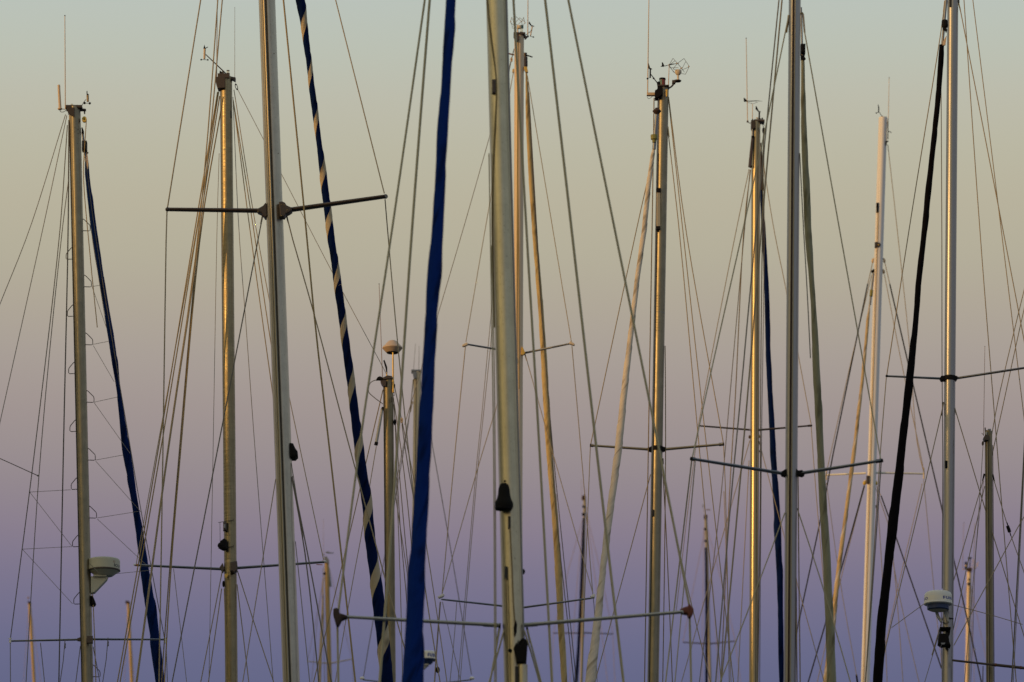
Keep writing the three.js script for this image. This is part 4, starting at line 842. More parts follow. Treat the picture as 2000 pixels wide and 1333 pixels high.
{
  const s = new Sail('cream furled sail slanting left below the mast with the wire cage', [[1275.6, 1280, 288], [1270.4, 1279, 304], [1262, 1272, 360], [1253, 1263.4, 450], [1240, 1250.4, 541], [1228, 1238.8, 642.6], [1215, 1228, 744], [1199, 1214, 890], [1182, 1195.8, 1018], [1170.6, 1183.4, 1119], [1158.6, 1174, 1220.6], [1142, 1162.8, 1333]], 77.4, 73, MAT.whiteCloth, { turns: 2.3, seed: 45, ridge: 0.13, n: 320, lump: 0.4 });
  s.rod('furling_tube', [1277.4, 292], [1283.4, 218], 7.6, 7.2, MAT.spar, { dz: 0.02, seg: 18 });
  s.turned('furler_cap', 1283, [[3.6, 223.5], [8.6, 218.4], [8.8, 217], [4.4, 213.6], [3.4, 211.4], [0.2, 211]], MAT.leather, { dz: 0.03, seg: 26 });
  s.turned('furler_drum', 1277.6, [[3.8, 278.6], [4, 273.4], [6.8, 272.6], [7.2, 265], [6.6, 264], [0.2, 263.6]], MAT.olive, { dz: 0.04, seg: 26 });
}

// ------------------------------------------------------------------ mast 9: slender golden mast with the grey roll at its head
{
  const t = new Mast('slender bright golden mast with a dark grey cloth roll near its top', [1476.6, 238], [1472, 1333], 18, 95, MAT.aluGold, { cuts: [[24, 5, 0.10], [40, 3, 0.06]] });
  t.strip('luff_track', 0.42, 1.6, MAT.trackDark, 250, 1420, 0.003);
  t.strip('luff_track', 0.62, 2.6, MAT.track, 250, 1420, 0.008);
  t.plate('masthead_plate', [[1472, 236.5], [1484, 236], [1493, 237], [1493, 241], [1484, 240], [1472, 239.5]], 0.16, MAT.brown);
  t.plate('masthead_bracket', [[1466.6, 238], [1474, 237], [1475, 252], [1470, 255], [1466.8, 252]], 0.14, MAT.bronze, { dz: 0.06 });
  const lamp = t.rod('masthead_light', [1479, 237], [1479, 231], 4.8, 4.8, MAT.clear, { seg: 14 }); t.rod('lamp_cap', [1479, 231.4], [1479, 230.4], 5, 5, MAT.pod, { parent: lamp });
  t.whip([1457.4, 75], [1460, 236], 1.9, MAT.pod); t.ball('antenna_base', 1460.2, 238, 4.4, MAT.brown); t.part('antenna_bracket', tube([P(1460, 238, t.d), P(1464, 241, t.d), P(1468, 240, t.d)], M(1.4, t.d) / 2, 6), MAT.brown);
  t.rod('wind_indicator_post', [1469.4, 238], [1470, 203], 1.7, 1.3, MAT.pod); t.rod('post_foot', [1469.4, 238], [1469.5, 232.6], 3.4, 1.8, MAT.black);
  t.part('wind_indicator', [rod(P(1455, 198.4, t.d), P(1479, 197.4, t.d), M(1.6, t.d) / 2), rod(P(1479, 197.4, t.d), P(1489, 198.2, t.d), M(1.2, t.d) / 2, M(0.5, t.d) / 2), rod(P(1460, 200, t.d), P(1470, 203.4, t.d), M(0.7, t.d) / 2), rod(P(1480, 200, t.d), P(1470, 203.4, t.d), M(0.7, t.d) / 2), plate([[1452.4, 192], [1454.4, 191.8], [1459.4, 197.4], [1459, 199.2], [1453, 199.2]], t.d, 0.008, 0.001)], MAT.black);
  const arm = t.rod('wind_sensor_arm', [1483, 233], [1483, 218], 3.4, 3, MAT.black); t.wind_vane([[1475.6, 213.6], [1476, 207.4], [1478, 208.6], [1482, 217], [1486, 218.4], [1486, 219.4], [1481.6, 219.4]], arm); t.cups([[1489, 231.8]], [1483, 232], 3.4, arm);
  t.part('shackle', new THREE.TorusGeometry(M(2, t.d), M(0.6, t.d), 6, 16).scale(0.8, 1.3, 1).translate(...P(1491, 245, t.d).toArray()), MAT.bronze); t.block(1491.4, 255.4, 6, 13, MAT.brown);
  t.part('signal_bundle', (() => { const ax = [P(1464.6, 327, t.d - 0.08), P(1466, 312, t.d - 0.08), P(1468.6, 285, t.d - 0.08), P(1470, 270, t.d - 0.08)]; return sweep(ax, (u, s) => { const r = u * 2 * Math.PI, k = M(3.4 - 0.6 * s, t.d) * (1 + 0.06 * Math.sin(u * 18)); return [Math.sin(r) * k, Math.cos(r) * k]; }, 24); })(), MAT.greyCloth);
  t.rod('bundle_clamp', [1470.4, 271], [1470.2, 266.4], 6.6, 6, MAT.black, { dz: 0.08 }); t.ball('bundle_end', 1466, 325.6, 6.8, MAT.black, { dz: 0.08 });
  t.rod('mast_crane', [1469.6, 268], [1470, 244], 4, 3.6, MAT.spar, { dz: 0.08 });
  t.spreader([1364, 832], [1464.5, 840], 3.6, MAT.brown, { lim: 0.9 });
  t.spreader([1585, 831.6], [1481, 840.4], 3.8, MAT.brown, { lim: 0.9, tip: MAT.black, tipLen: 0.05 });
  t.wire('shroud', [[1463, 331], [1438, 450], [1400, 642], [1364, 831]], 1.5, MAT.wire); t.wire('shroud', [[1363.6, 834], [1343, 1000], [1320, 1200]], 1.3, MAT.wireThin);
  t.wire('shroud', [[1488, 300], [1511, 445], [1535, 565], [1559, 693], [1584.6, 831]], 1.5, MAT.wire); t.wire('shroud', [[1584.4, 834], [1593.6, 960], [1607, 1115], [1626, 1333]], 1.5, MAT.wire);
  t.wires('halyard', [[[1465, 332], [1455, 440], [1425, 780], [1409, 960], [1386, 1161], [1366, 1333]]], 1.6, MAT.wireDark);
  t.wires('halyard', [[[1466, 332], [1453.5, 440], [1436, 780], [1425, 960], [1408.5, 1333]], [[1491, 262], [1489, 440], [1485.5, 780], [1485, 960], [1480, 1333]]], 1.9, MAT.rope);
  t.wire('halyard', [[1492, 262], [1492.4, 500], [1487, 900], [1484, 1333]], 1.4, MAT.wireDark);
  t.wires('lower_shroud', [[[1464.4, 861], [1436, 960], [1331, 1333]], [[1482.4, 862], [1531, 1045], [1560, 1151], [1610, 1333]], [[1463, 900], [1441, 1333]], [[1414, 960], [1420, 1130], [1428, 1333]]], 1.5, MAT.wire);
  t.ball('shroud_tang', 1464, 854, 4.6, MAT.brown, { sy: 1.6 }); t.ball('shroud_tang', 1482.4, 853, 4.6, MAT.gold, { sy: 1.6 });
  t.ball('shackle', 1482.6, 882, 4, MAT.brown); t.plate('mast_cleat', [[1479.6, 1139], [1482.6, 1138], [1483.2, 1146], [1480, 1149]], 0.04, MAT.brown);
}
{
  const s = new Sail('thin navy furled sail between the golden mast and the grooved grey mast', [[1484, 1489, 300], [1484, 1491, 371], [1487, 1495.5, 450], [1493, 1503, 575], [1494.8, 1505.2, 676], [1499, 1510, 777.6], [1504.7, 1516.5, 890], [1511.4, 1525, 1018], [1516.5, 1529, 1119], [1519.6, 1530.6, 1220], [1521.5, 1531.5, 1333]], 96.6, 99, MAT.navyDark, { turns: 0.8, seed: 57, ridge: 0.16 });
  s.part('sail_head', (() => { const d = s.d - 0.04; return sweep([P(1488, 372, d), P(1487, 340, d), P(1486, 300, d), P(1485.4, 280, d)], (u, k) => { const r = u * 2 * Math.PI, q = M(4.2 - 2 * k, d); return [Math.sin(r) * q, Math.cos(r) * q]; }, 20); })(), MAT.leather);
  s.plate('head_toggle', [[1483, 290], [1487, 288], [1487, 297], [1484, 297]], 0.04, MAT.cream, { dz: 0.08 });
}

// ------------------------------------------------------------------ mast 10: grooved mast right of the golden one
{
  const t = new Mast('grey mast with a deep brown groove, crosstrees with black tips, right of the golden mast', [1552.3, 0], [1542.6, 1333], 24.6, 58, MAT.aluBright, { deep: 1.2, cuts: [[-12, 11, 0.16], [-24, 3, 0.06], [2, 3, 0.06]] });
  t.strip('track_groove', -0.21, 3.4, MAT.leather, -300, 1420, 0.003); t.strip('luff_track', 0.08, 2.4, MAT.track, -300, 1420, 0.008);
  t.spreader([1351, 896.5], [1531, 925.5], 6.6, MAT.spar, { tip: MAT.black, tipLen: 0.03, lim: 1.5 });
  t.spreader([1722, 900], [1559, 925.5], 6.6, MAT.spar, { tip: MAT.black, tipLen: 0.05, lim: 1.5 });
  t.plate('spreader_bracket', [[1523, 924], [1528, 922], [1534, 918], [1534, 932], [1527, 930]], 0.07, MAT.black, { bevel: 0.006 });
  t.plate('spreader_bracket', [[1554, 917], [1559, 921], [1566, 920], [1571, 924], [1571, 929], [1567, 931.4], [1560, 930], [1554, 933]], 0.07, MAT.black, { bevel: 0.008 });
  t.wire('shroud', [[1540.6, 30], [1492, 265], [1453, 440], [1400, 676], [1352, 895]], 2.4, MAT.wireFore); t.wire('shroud', [[1351, 899], [1326, 1110], [1300, 1333]], 2.6, MAT.wireFore); t.wire('shroud', [[1358, 899], [1340, 1100], [1318, 1333]], 2, MAT.wireFore);
  t.rod('turnbuckle', [1540.6, 30], [1536, 64], 4.4, 3.8, MAT.ropeTan); t.rod('turnbuckle', [1568.6, 28], [1571.6, 64], 4.2, 3.8, MAT.pod); t.part('shroud_tang', tube([P(1564, 28, t.d), P(1567, 25.6, t.d), P(1568.6, 29, t.d)], M(3.4, t.d) / 2, 7), MAT.ropeTan);
  t.wire('shroud', [[1571.4, 62], [1640, 450], [1717, 880], [1720.6, 899]], 2.4, MAT.wireFore); t.wire('shroud', [[1721, 903], [1709, 1080], [1690, 1333]], 2.2, MAT.wireDark);
  t.wire('backstay', [[1521.5, 0], [1499.6, 219], [1464, 582], [1446, 780], [1429, 960], [1398, 1333]], 2.6, MAT.wireThin, { dz: -0.2 });
  t.wire('backstay', [[1527.6, 0], [1493, 381], [1464, 727], [1450, 890], [1415, 1268], [1408, 1333]], 3, MAT.wire, { dz: -0.2 });
  t.wires('lower_shroud', [[[1533, 1002], [1484, 1133], [1406, 1333]], [[1558, 996], [1609, 1153], [1660, 1333]]], 2.2, MAT.wireFore); t.ball('shroud_tang', 1557.4, 995, 4.4, MAT.bronze);
  t.wires('halyard', [[[1558.8, 930], [1560, 1080], [1563, 1333]], [[1555, 1130], [1556.6, 1333]]], 2.2, MAT.rope);
  t.wire('halyard', [[1562, 300], [1569, 440], [1576, 560], [1583, 700]], 2, MAT.wireDark);
}
{
  const s = new Sail('olive drab furled sail right of the grooved mast with black tipped crosstrees', [[1564.5, 1571.6, 118], [1564.4, 1572, 150], [1564, 1574, 202.6], [1566.4, 1580.6, 337.6], [1571.5, 1585, 450], [1582, 1592.6, 575], [1586, 1599, 676], [1590, 1604.8, 777.6], [1595.6, 1610, 890], [1601.4, 1618, 1018], [1608, 1623.6, 1119], [1611.6, 1629.8, 1220.6], [1615, 1633.4, 1333]], 61, 64, MAT.oliveCloth, { turns: 0.95, seed: 69, ridge: 0.12, shift: 0.3 });
  s.box('furling_swivel', 1563.6, 88.6, 1572.6, 107, 0.09, MAT.black, { bevel: 0.015 }); s.rod('furling_foil', [1567.4, 118], [1564.6, 15], 4, 4, MAT.spar); s.plate('shackle', [[1564, 108], [1571, 111], [1573.6, 116], [1569, 120], [1564, 118]], 0.03, MAT.black);
}

// ------------------------------------------------------------------ mast 11: white painted mast on the right
{
  const t = new Mast('white painted mast glowing rose in the evening sun, bare topped, right of the olive sail', [1724.6, 231], [1690, 1333], 17.6, 110, MAT.paint, { cuts: [[-32, 6, 0.06]], deep: 1.3 });
  t.strip('luff_track', -0.5, 1.3, MAT.trackDark, 410, 1420, 0.004); t.strip('luff_track', -0.36, 2.2, MAT.paintPink, 410, 1420, 0.01);
  t.whip([1736.6, 152], [1734.4, 270], 1.5, MAT.pod); t.rod('antenna_base', [1734.2, 272], [1734.6, 238], 2.4, 1.8, MAT.pod);
  const lamp = t.rod('masthead_light', [1730.8, 232], [1730.8, 228], 3.6, 3.4, MAT.clear, { seg: 14 });
  const arm = t.part('wind_sensor_arm', tube([P(1725, 231, t.d), P(1722.4, 228, t.d), P(1719, 222, t.d), P(1716.4, 219, t.d)], M(1.2, t.d) / 2, 6), MAT.black);
  t.plate('arm_foot', [[1722.6, 226.6], [1727.6, 231.4], [1723, 231.4]], 0.05, MAT.black, { parent: arm }); t.wind_vane([[1714.4, 205], [1715.4, 204], [1717.4, 211], [1717, 220], [1715, 220.6], [1715.2, 212]], arm); t.cups([[1711.6, 221.2]], [1716, 219], 2.8, arm);
  t.wire('antenna_cable', [[1732.4, 232], [1733, 240], [1731.6, 255], [1731.4, 276]], 1.6, MAT.spar, { dz: 0.06 });
  t.rod('flag_arm', [1735, 256.6], [1741.4, 259.4], 1.8, 1.6, MAT.brown); t.plate('cable_clip', [[1730, 276], [1735, 275.4], [1735, 277.4], [1732.4, 278], [1732, 284], [1730, 284]], 0.03, MAT.black, { dz: 0.07 });
  t.box('halyard_exit', 1711.4, 396.6, 1716, 416, 0.02, MAT.black, { dz: t.rx * 1.22, bevel: 0.006 });
  t.plate('halyard_guard', [[1708.4, 473.6], [1714, 473.6], [1719, 476], [1720.4, 479], [1718, 483], [1713, 484], [1708.4, 484.6]], 0.04, MAT.bronze, { dz: t.rx * 1.18, bevel: 0.006 }); t.ball('guard_eye', 1716, 478.6, 3.4, MAT.gold, { dz: t.rx * 1.45 });
  for (const [x, y] of [[1704.4, 510], [1727.4, 510], [1726.2, 531.4]]) { t.ball('shroud_tang', x, y, 5, MAT.pod, { sy: 2 }); t.ball('tang_cover', x + (x > 1715 ? -2 : 2), y - 4, 4, MAT.cream); }
  t.plate('stay_cap', [[1701.4, 530], [1706, 527], [1709.6, 527.6], [1709.6, 533], [1703.4, 533.6]], 0.08, MAT.black, { bevel: 0.008 });
  t.wire('shroud', [[1704, 515], [1694.6, 556]], 1.5, MAT.wire); t.wire('shroud', [[1694.8, 555], [1627, 888], [1603, 1014], [1560, 1215], [1535, 1333]], 2.5, MAT.ropeBlack, { smooth: false });
  t.wire('shroud', [[1702.4, 537], [1666, 690], [1622, 888], [1612, 932]], 1.4, MAT.wire); t.wire('shroud', [[1614, 944], [1640, 1130], [1673, 1320]], 1.3, MAT.wireThin);
  t.wire('shroud', [[1728.6, 515], [1738, 556]], 1.5, MAT.wire); t.wire('shroud', [[1737.8, 555], [1815, 888], [1864, 1098], [1917, 1333]], 2.6, MAT.ropeBlack, { smooth: false });
  t.wire('shroud', [[1727.4, 537], [1760, 705], [1798, 888], [1805, 925]], 1.4, MAT.wire); t.wire('shroud', [[1804, 938], [1824.5, 1155], [1840, 1304]], 1.3, MAT.wireThin);
  t.wire('backstay', [[1734, 283], [1752, 445], [1775, 663], [1792, 870], [1805, 926]], 1.4, MAT.wire);
  t.spreader([1614, 928], [1691, 924.6], 4.2, MAT.white, { lim: 0.5, deep: 1 }); t.spreader([1805, 925.6], [1708, 923.6], 4.6, MAT.white, { lim: 0.2, deep: 1 });
  t.rod('spreader_tip', [1804.6, 936], [1804.4, 914], 3.6, 2.6, MAT.cream); t.rod('spreader_tip', [1614, 938], [1614, 920], 3.4, 2.6, MAT.cream);
  for (const [x, y] of [[1688.4, 944], [1710.8, 944]]) { t.ball('shroud_tang', x, y, 7, MAT.yellow, { sy: 1.3 }); t.ball('tang_cover', x + (x > 1700 ? -1.6 : 1.6), y - 3.6, 6, MAT.cream); }
  t.wire('lower_shroud', [[1688, 949], [1643, 1112], [1578, 1333]], 2.6, MAT.ropeBlack); t.wire('lower_shroud', [[1689, 950], [1647, 1112], [1597, 1333]], 1.3, MAT.wire);
  t.wire('lower_shroud', [[1712, 950], [1721, 970]], 1.5, MAT.wire); t.wire('lower_shroud', [[1721, 969], [1751, 1052], [1839, 1306]], 2.5, MAT.ropeBlack, { smooth: false });
  t.wires('lower_shroud', [[[1711, 955], [1734, 1020], [1759, 1333]], [[1713, 975], [1722, 1100], [1732, 1333]], [[1744.6, 1100], [1760, 1180], [1796, 1333]]], 1.4, MAT.wireThin);
  t.wires('halyard', [[[1801, 945], [1740, 1210], [1731, 1256]]], 1.3, MAT.wire); t.ball('shackle', 1711.4, 990, 3, MAT.brown, { sy: 2.4 });
  t.box('steaming_light', 1692, 930, 1697.4, 945, 0.05, MAT.brown, { dz: t.rx * 1.15, bevel: 0.008 }); t.rod('turnbuckle', [1672.6, 1318], [1674.6, 1333], 3.4, 4, MAT.black);
}
{
  const s = new Sail('thin cream furled sail with pale spiral seams leaning left of the white mast', [[1697, 1700, 594], [1692, 1698, 625], [1690.6, 1697, 642.6], [1681, 1687.4, 744], [1663, 1671.4, 890], [1646.5, 1654.6, 1018], [1632.6, 1641.4, 1119], [1622, 1632, 1220], [1607, 1617, 1333]], 108, 105, MAT.tanCloth, { turns: 1.25, stripe: [0.14, MAT.whiteCloth], seed: 81, ridge: 0.10 });
  s.rod('furling_foil', [1699, 596], [1706, 534], 4.6, 4.6, MAT.spar, { seg: 14 }); s.rod('furler_drum', [1701.2, 579], [1702.4, 567], 6.6, 6.8, MAT.olive, { dz: 0.03, seg: 20 });
}

// ------------------------------------------------------------------ mast 12: polished mast with the blue and white radar
{
  const t = new Mast('polished silver mast at right carrying a white and blue radar dome', [1861, 0], [1850.6, 1333], 22.4, 70, MAT.aluBright, { deep: 1.15 });
  t.box('halyard_slot', 1854, -30, 1858, 14, 0.014, MAT.trackDark, { dz: t.rx * 1.08, bevel: 0.004 });
  t.box('halyard_exit', 1845.6, 900, 1849.4, 915, 0.012, MAT.black, { dz: t.rx * 1.06, bevel: 0.005 });
  t.plate('shroud_tang', [[1869.4, 0], [1873.6, 1], [1874, 6], [1870.6, 7]], 0.04, MAT.bronze); t.rod('turnbuckle', [1872, 5], [1876, 22], 3, 2.2, MAT.gold);
  t.rod('turnbuckle', [1845.6, 2], [1843, 24], 3.4, 2.8, MAT.ropeTan);
  t.spreader([1732, 735], [1842, 740], 4.6, MAT.spar, { lim: 0.7 }); t.spreader([2040, 713], [1867, 739.4], 4.8, MAT.spar, { lim: 1.4 });
  t.ball('spreader_tip', 1732, 735, 5.4, MAT.black);
  t.part('spreader_collar', sweep([P(...t.at(744.4), t.d), P(...t.at(735.4), t.d)], (u) => { const r = u * 2 * Math.PI; return [Math.sin(r) * t.rx * 1.14, Math.cos(r) * t.rx * 1.3]; }, 48), MAT.black);
  t.plate('spreader_bracket', [[1835, 740], [1838, 736], [1846, 735.6], [1846, 744.4], [1838, 745]], 0.08, MAT.black, { bevel: 0.006 }); t.plate('spreader_bracket', [[1864, 735.6], [1869, 736.4], [1870.6, 739.6], [1868, 744], [1864, 746]], 0.08, MAT.black, { bevel: 0.006 });
  t.wire('shroud', [[1843, 24], [1837, 67.5], [1777, 440], [1732, 733]], 1.9, MAT.wire); t.wire('shroud', [[1731, 738], [1719, 890], [1708, 1060], [1690, 1333]], 1.8, MAT.wire);
  t.wire('halyard', [[1837.6, 90], [1839.5, 450], [1840, 734], [1841.4, 900], [1840, 1150]], 1.6, MAT.wireDark, { dz: -0.05 });
  t.wire('shroud', [[1874.6, 14], [1958, 445], [2000, 664], [2020, 770]], 1.9, MAT.wire); t.wire('shroud', [[1883, 0], [1913.5, 445], [1948.6, 888], [1985, 1333]], 1.8, MAT.wire); t.wire('backstay', [[1900, 0], [1955, 445], [2000, 815], [2010, 900]], 1.7, MAT.wire);
  t.wire('lower_shroud', [[1843, 788], [1820, 888], [1740, 1222], [1714, 1333]], 1.8, MAT.wire); t.wire('lower_shroud', [[1862, 788], [1892, 888], [1923, 991], [2000, 1242], [2030, 1340]], 1.8, MAT.wire);
  t.rod('turnbuckle', [1842.6, 786], [1839, 812], 2.8, 2.2, MAT.bronze); t.rod('turnbuckle', [1862, 785], [1868, 810], 2.8, 2.2, MAT.pod);
  t.wires('guy_wire', [[[1804, 1180.4], [1741, 1226.6]], [[1862, 1182], [1930, 1200], [1997.5, 1220]]], 1.3, MAT.wire, { dz: 0.2 });
  t.wires('halyard', [[[1834, 1238], [1806, 1333]], [[1838, 1160], [1840, 1333]]], 1.3, MAT.wireThin);
  const z = t.rx * 1.15 + M(28, t.d);
  const rd = t.turned('radar_dome', 1832.2, [[27.4, 1167], [27, 1162.4], [25, 1158.6], [21, 1156.6], [14, 1155.7], [0.1, 1155.4]], MAT.white, { dz: z, seg: 60 });
  t.part('dome_wall', turned(1832.2, [[28.2, 1177.4], [27.4, 1167]], t.d - z, 72), wallMat(furunoTex), rd);
  t.turned('dome_rim', 1832.2, [[21.5, 1182.6], [27.6, 1181.4], [28.8, 1180], [28.6, 1178.4], [28, 1177.2]], MAT.white, { dz: z, parent: rd, seg: 60 });
  t.turned('dome_skirt', 1832.2, [[18, 1192.4], [21.6, 1190.6], [22, 1182.4], [27, 1180.9]], MAT.blueBase, { dz: z, parent: rd, seg: 60 });
  t.turned('dome_base', 1832.2, [[0.1, 1194.6], [14, 1194], [18.4, 1192.2]], MAT.cream, { dz: z, parent: rd, seg: 40 });
  t.part('dome_bracket', [[1826, 1828, 1836.5, 1840], [1842, 1846, 1851, 1853.4]].map(([a, b, c, e]) => plate([[a, 1194.5], [b + 4, 1194.5], [b + 6, 1202], [e, 1213], [e, 1216.6], [c - 1, 1214], [b + 1, 1205]], t.d - z * 0.7, 0.03, 0.003)).concat([rod(P(1837, 1213, t.d - z * 0.75), P(1838, 1216, t.d), M(3, t.d) / 2), rod(P(1851, 1214, t.d - z * 0.75), P(1851, 1216, t.d), M(3, t.d) / 2)]), MAT.sparDull, rd);
  t.part('radar_cable', tube([P(1851, 1198, t.d - z * 0.6), P(1850, 1203, t.d - z * 0.6), P(1853, 1207, t.d - z * 0.5), P(1857, 1208, t.d - z * 0.4), P(1862, 1209, t.d - z * 0.2)], M(2, t.d) / 2, 8), MAT.black);
  const fl = t.plate('deck_light', [[1833, 1241], [1848, 1240.6], [1851, 1241], [1853, 1256], [1856, 1264.6], [1849, 1262], [1839, 1263.4], [1832, 1258.6]], 0.16, MAT.black, { dz: t.rx * 1.2 + 0.1, bevel: 0.008 });
  t.part('light_bracket', [boxPx(1834.6, 1228, 1855.6, 1231, t.d - t.rx * 1.2 - 0.1, 0.18, 0.004), plate([[1852, 1230], [1856, 1230], [1854, 1242], [1852, 1242]], t.d - t.rx - 0.1, 0.14, 0.003), plate([[1835, 1230], [1837, 1230], [1837, 1242], [1835.4, 1242]], t.d - t.rx - 0.1, 0.14, 0.003)], MAT.black, fl);
  t.plate('lamp_lens', [[1836, 1259], [1845, 1258.6], [1844, 1262], [1838, 1262.6]], 0.17, MAT.spar, { dz: t.rx * 1.2 + 0.11, bevel: 0.002, parent: fl });
}
{
  const s = new Sail('black furled sail running down to the left from the polished mast', [[1834.6, 1844.6, 88], [1833, 1843.6, 110], [1826, 1837, 202.6], [1814.6, 1826, 304], [1800, 1811.4, 450], [1789, 1801.4, 541], [1781.4, 1793.4, 642.6], [1768, 1784, 744], [1752, 1768, 890], [1735, 1754.8, 1018], [1724, 1741.8, 1119], [1712, 1731, 1220.6], [1704, 1724, 1333]], 69.4, 66, MAT.blackCloth, { turns: 1.0, seed: 93, ridge: 0.12 });
  s.plate('sail_corner', [[1841, 90], [1846.6, 88.6], [1849, 70], [1846, 74], [1842, 82]], 0.02, MAT.pod, { dz: 0.02 });
  s.rod('furling_foil', [1840, 92], [1850, -20], 5.4, 5.4, MAT.spar, { seg: 16 }); s.turned('furling_swivel', 1845.4, [[0.3, 55], [5.6, 54], [7, 50.4], [6.6, 47.4], [6.4, 42], [5.6, 39.8], [0.3, 39.4]], MAT.black, { dz: 0.03, seg: 26 }); s.plate('shackle', [[1841, 54], [1848, 54], [1850, 60], [1848, 65], [1846, 60], [1842, 59]], 0.03, MAT.black, { dz: 0.03 });
}

// ------------------------------------------------------------------ mast 13: short brown mast at the right edge
{
  const t = new Mast('short olive brown mast near the right edge with wires crossing on both sides', [1930.6, 843], [1933.4, 1333], 15, 70, MAT.aluOlive, { cuts: [[-30, 4, 0.08], [-12, 3, 0.06], [8, 3, 0.05], [-50, 4, 0.08]] });
  t.strip('luff_track', -0.3, 1.8, MAT.track, 862, 1420, 0.008); t.strip('track_groove', -0.05, 1.2, MAT.trackDark, 862, 1420, 0.003); t.strip('cable_conduit', 1.12, 1.4, MAT.leather, 870, 1420, 0.008);
  t.plate('masthead_bracket', [[1920, 857], [1924, 851], [1931, 852], [1933, 858], [1930, 862], [1922, 862]], 0.1, MAT.brown, { dz: 0.05 });
  t.box('masthead_lamp', 1924.4, 844.6, 1928, 852, 0.04, MAT.sparDull, { dz: 0.04 }); t.box('masthead_box', 1929, 839.6, 1935, 849, 0.08, MAT.spar); t.plate('masthead_horn', [[1923, 836], [1925, 836], [1925.4, 841], [1929, 841.4], [1929, 843.4], [1923.6, 843]], 0.03, MAT.brown); t.rod('masthead_arm', [1917.4, 846.6], [1921, 849.6], 1.2, 1.2, MAT.brown);
  t.whip([1923.6, 677], [1921, 852], 1.3, MAT.wirePink); t.block(1919.6, 866.6, 4.6, 9, MAT.brown); t.ball('shackle', 1934.6, 843, 3, MAT.brown);
  t.wire('halyard', [[1920, 871], [1909, 1037], [1883, 1333]], 1.2, MAT.wireThin); t.wire('halyard', [[1921, 940], [1906, 1080], [1901, 1220], [1896, 1333]], 0.9, MAT.wirePink);
  for (const [a, b] of [[[1922.6, 926], [1919, 940]], [[1938.6, 927], [1942.6, 941]]]) { t.rod('turnbuckle', a, b, 4, 2.2, MAT.black); }
  t.wires('shroud', [[[1921, 936], [1863, 1133], [1820, 1280]], [[1923, 950], [1863, 1225], [1845, 1310]]], 1.6, MAT.wire);
  t.wire('shroud', [[1941, 937], [1970.6, 1035], [2000, 1118], [2020, 1180]], 1.6, MAT.wire); t.rod('wire_insulator', [1967.8, 1027.6], [1972, 1039.6], 6.6, 7, MAT.black, { dz: 0.05, seg: 14 }); t.rod('turnbuckle', [1966.8, 1021], [1974.4, 1047], 2.2, 2.2, MAT.black, { dz: 0.05 });
  t.wire('stay', [[2010, 996], [2000, 1010], [1939, 1121], [1863, 1261]], 1.7, MAT.wire, { dz: 0.3 });
  t.wires('stay', [[[2010, 530], [2000, 568], [1950, 780], [1937, 850]], [[2010, 565], [2000, 605], [1954, 815], [1938, 888], [1930, 930]]], 1.7, MAT.wire, { dz: -0.2 });
  t.wire('shroud', [[2003, 830], [1992, 1037], [1976, 1333]], 2.6, MAT.wireDark, { dz: 0.2 }); t.wire('shroud', [[2002, 880], [1990, 1120], [1979, 1333]], 1.4, MAT.wireThin, { dz: 0.2 });
  t.part('crossbar', [rod(P(1860, 1290, t.d - 0.16), P(1946, 1299.6, t.d - 0.16), M(4.4, t.d) / 2, M(4.4, t.d) / 2, 14), rod(P(1938, 1298.4, t.d - 0.16), P(2040, 1309.6, t.d - 0.16), M(6, t.d) / 2, M(5.6, t.d) / 2, 14)], MAT.brown);
  for (const x of [1943, 1978, 1992]) t.part('bar_binding', (() => { const y = 1299 + (x - 1943) * 0.108; return rod(P(x, y, t.d - 0.16), P(x + 3, y + 0.4, t.d - 0.16), M(6.8, t.d) / 2, M(6.8, t.d) / 2, 14); })(), MAT.leatherRed);
  t.rod('signal_pin', [1919.6, 1333], [1920, 1301], 2, 1.6, MAT.brown);
}

// ------------------------------------------------------------------ small masts far off
{
  const t = new Mast('small far golden wooden mast low at the far left, behind the crosstree', [57.6, 1178], [66.8, 1333], 6.2, 235, MAT.wood, { deep: 1, seg: 32 });
  t.plate('masthead_fitting', [[54, 1176], [58, 1175.4], [61, 1178.6], [60, 1182], [56, 1180]], 0.15, MAT.black); t.ball('wind_vane', 55.4, 1168, 4, MAT.wirePink, { sy: 1.3 });
  t.wires('shroud', [[[56, 1190], [46, 1333]], [[60, 1190], [80, 1333]]], 0.7, MAT.wirePink);
}
{
  const t = new Mast('small far golden wooden mast low at left, half behind the bundle of ropes', [250.6, 1178], [257.4, 1333], 6.2, 235, MAT.wood, { deep: 1, seg: 32 });
  t.plate('masthead_fitting', [[246, 1174], [250, 1174.6], [254, 1177], [253, 1181], [249, 1179.6], [245, 1178.6]], 0.15, MAT.leather);
  t.wires('shroud', [[[249, 1190], [243, 1333]], [[252, 1190], [262, 1333]]], 0.7, MAT.wirePink);
}
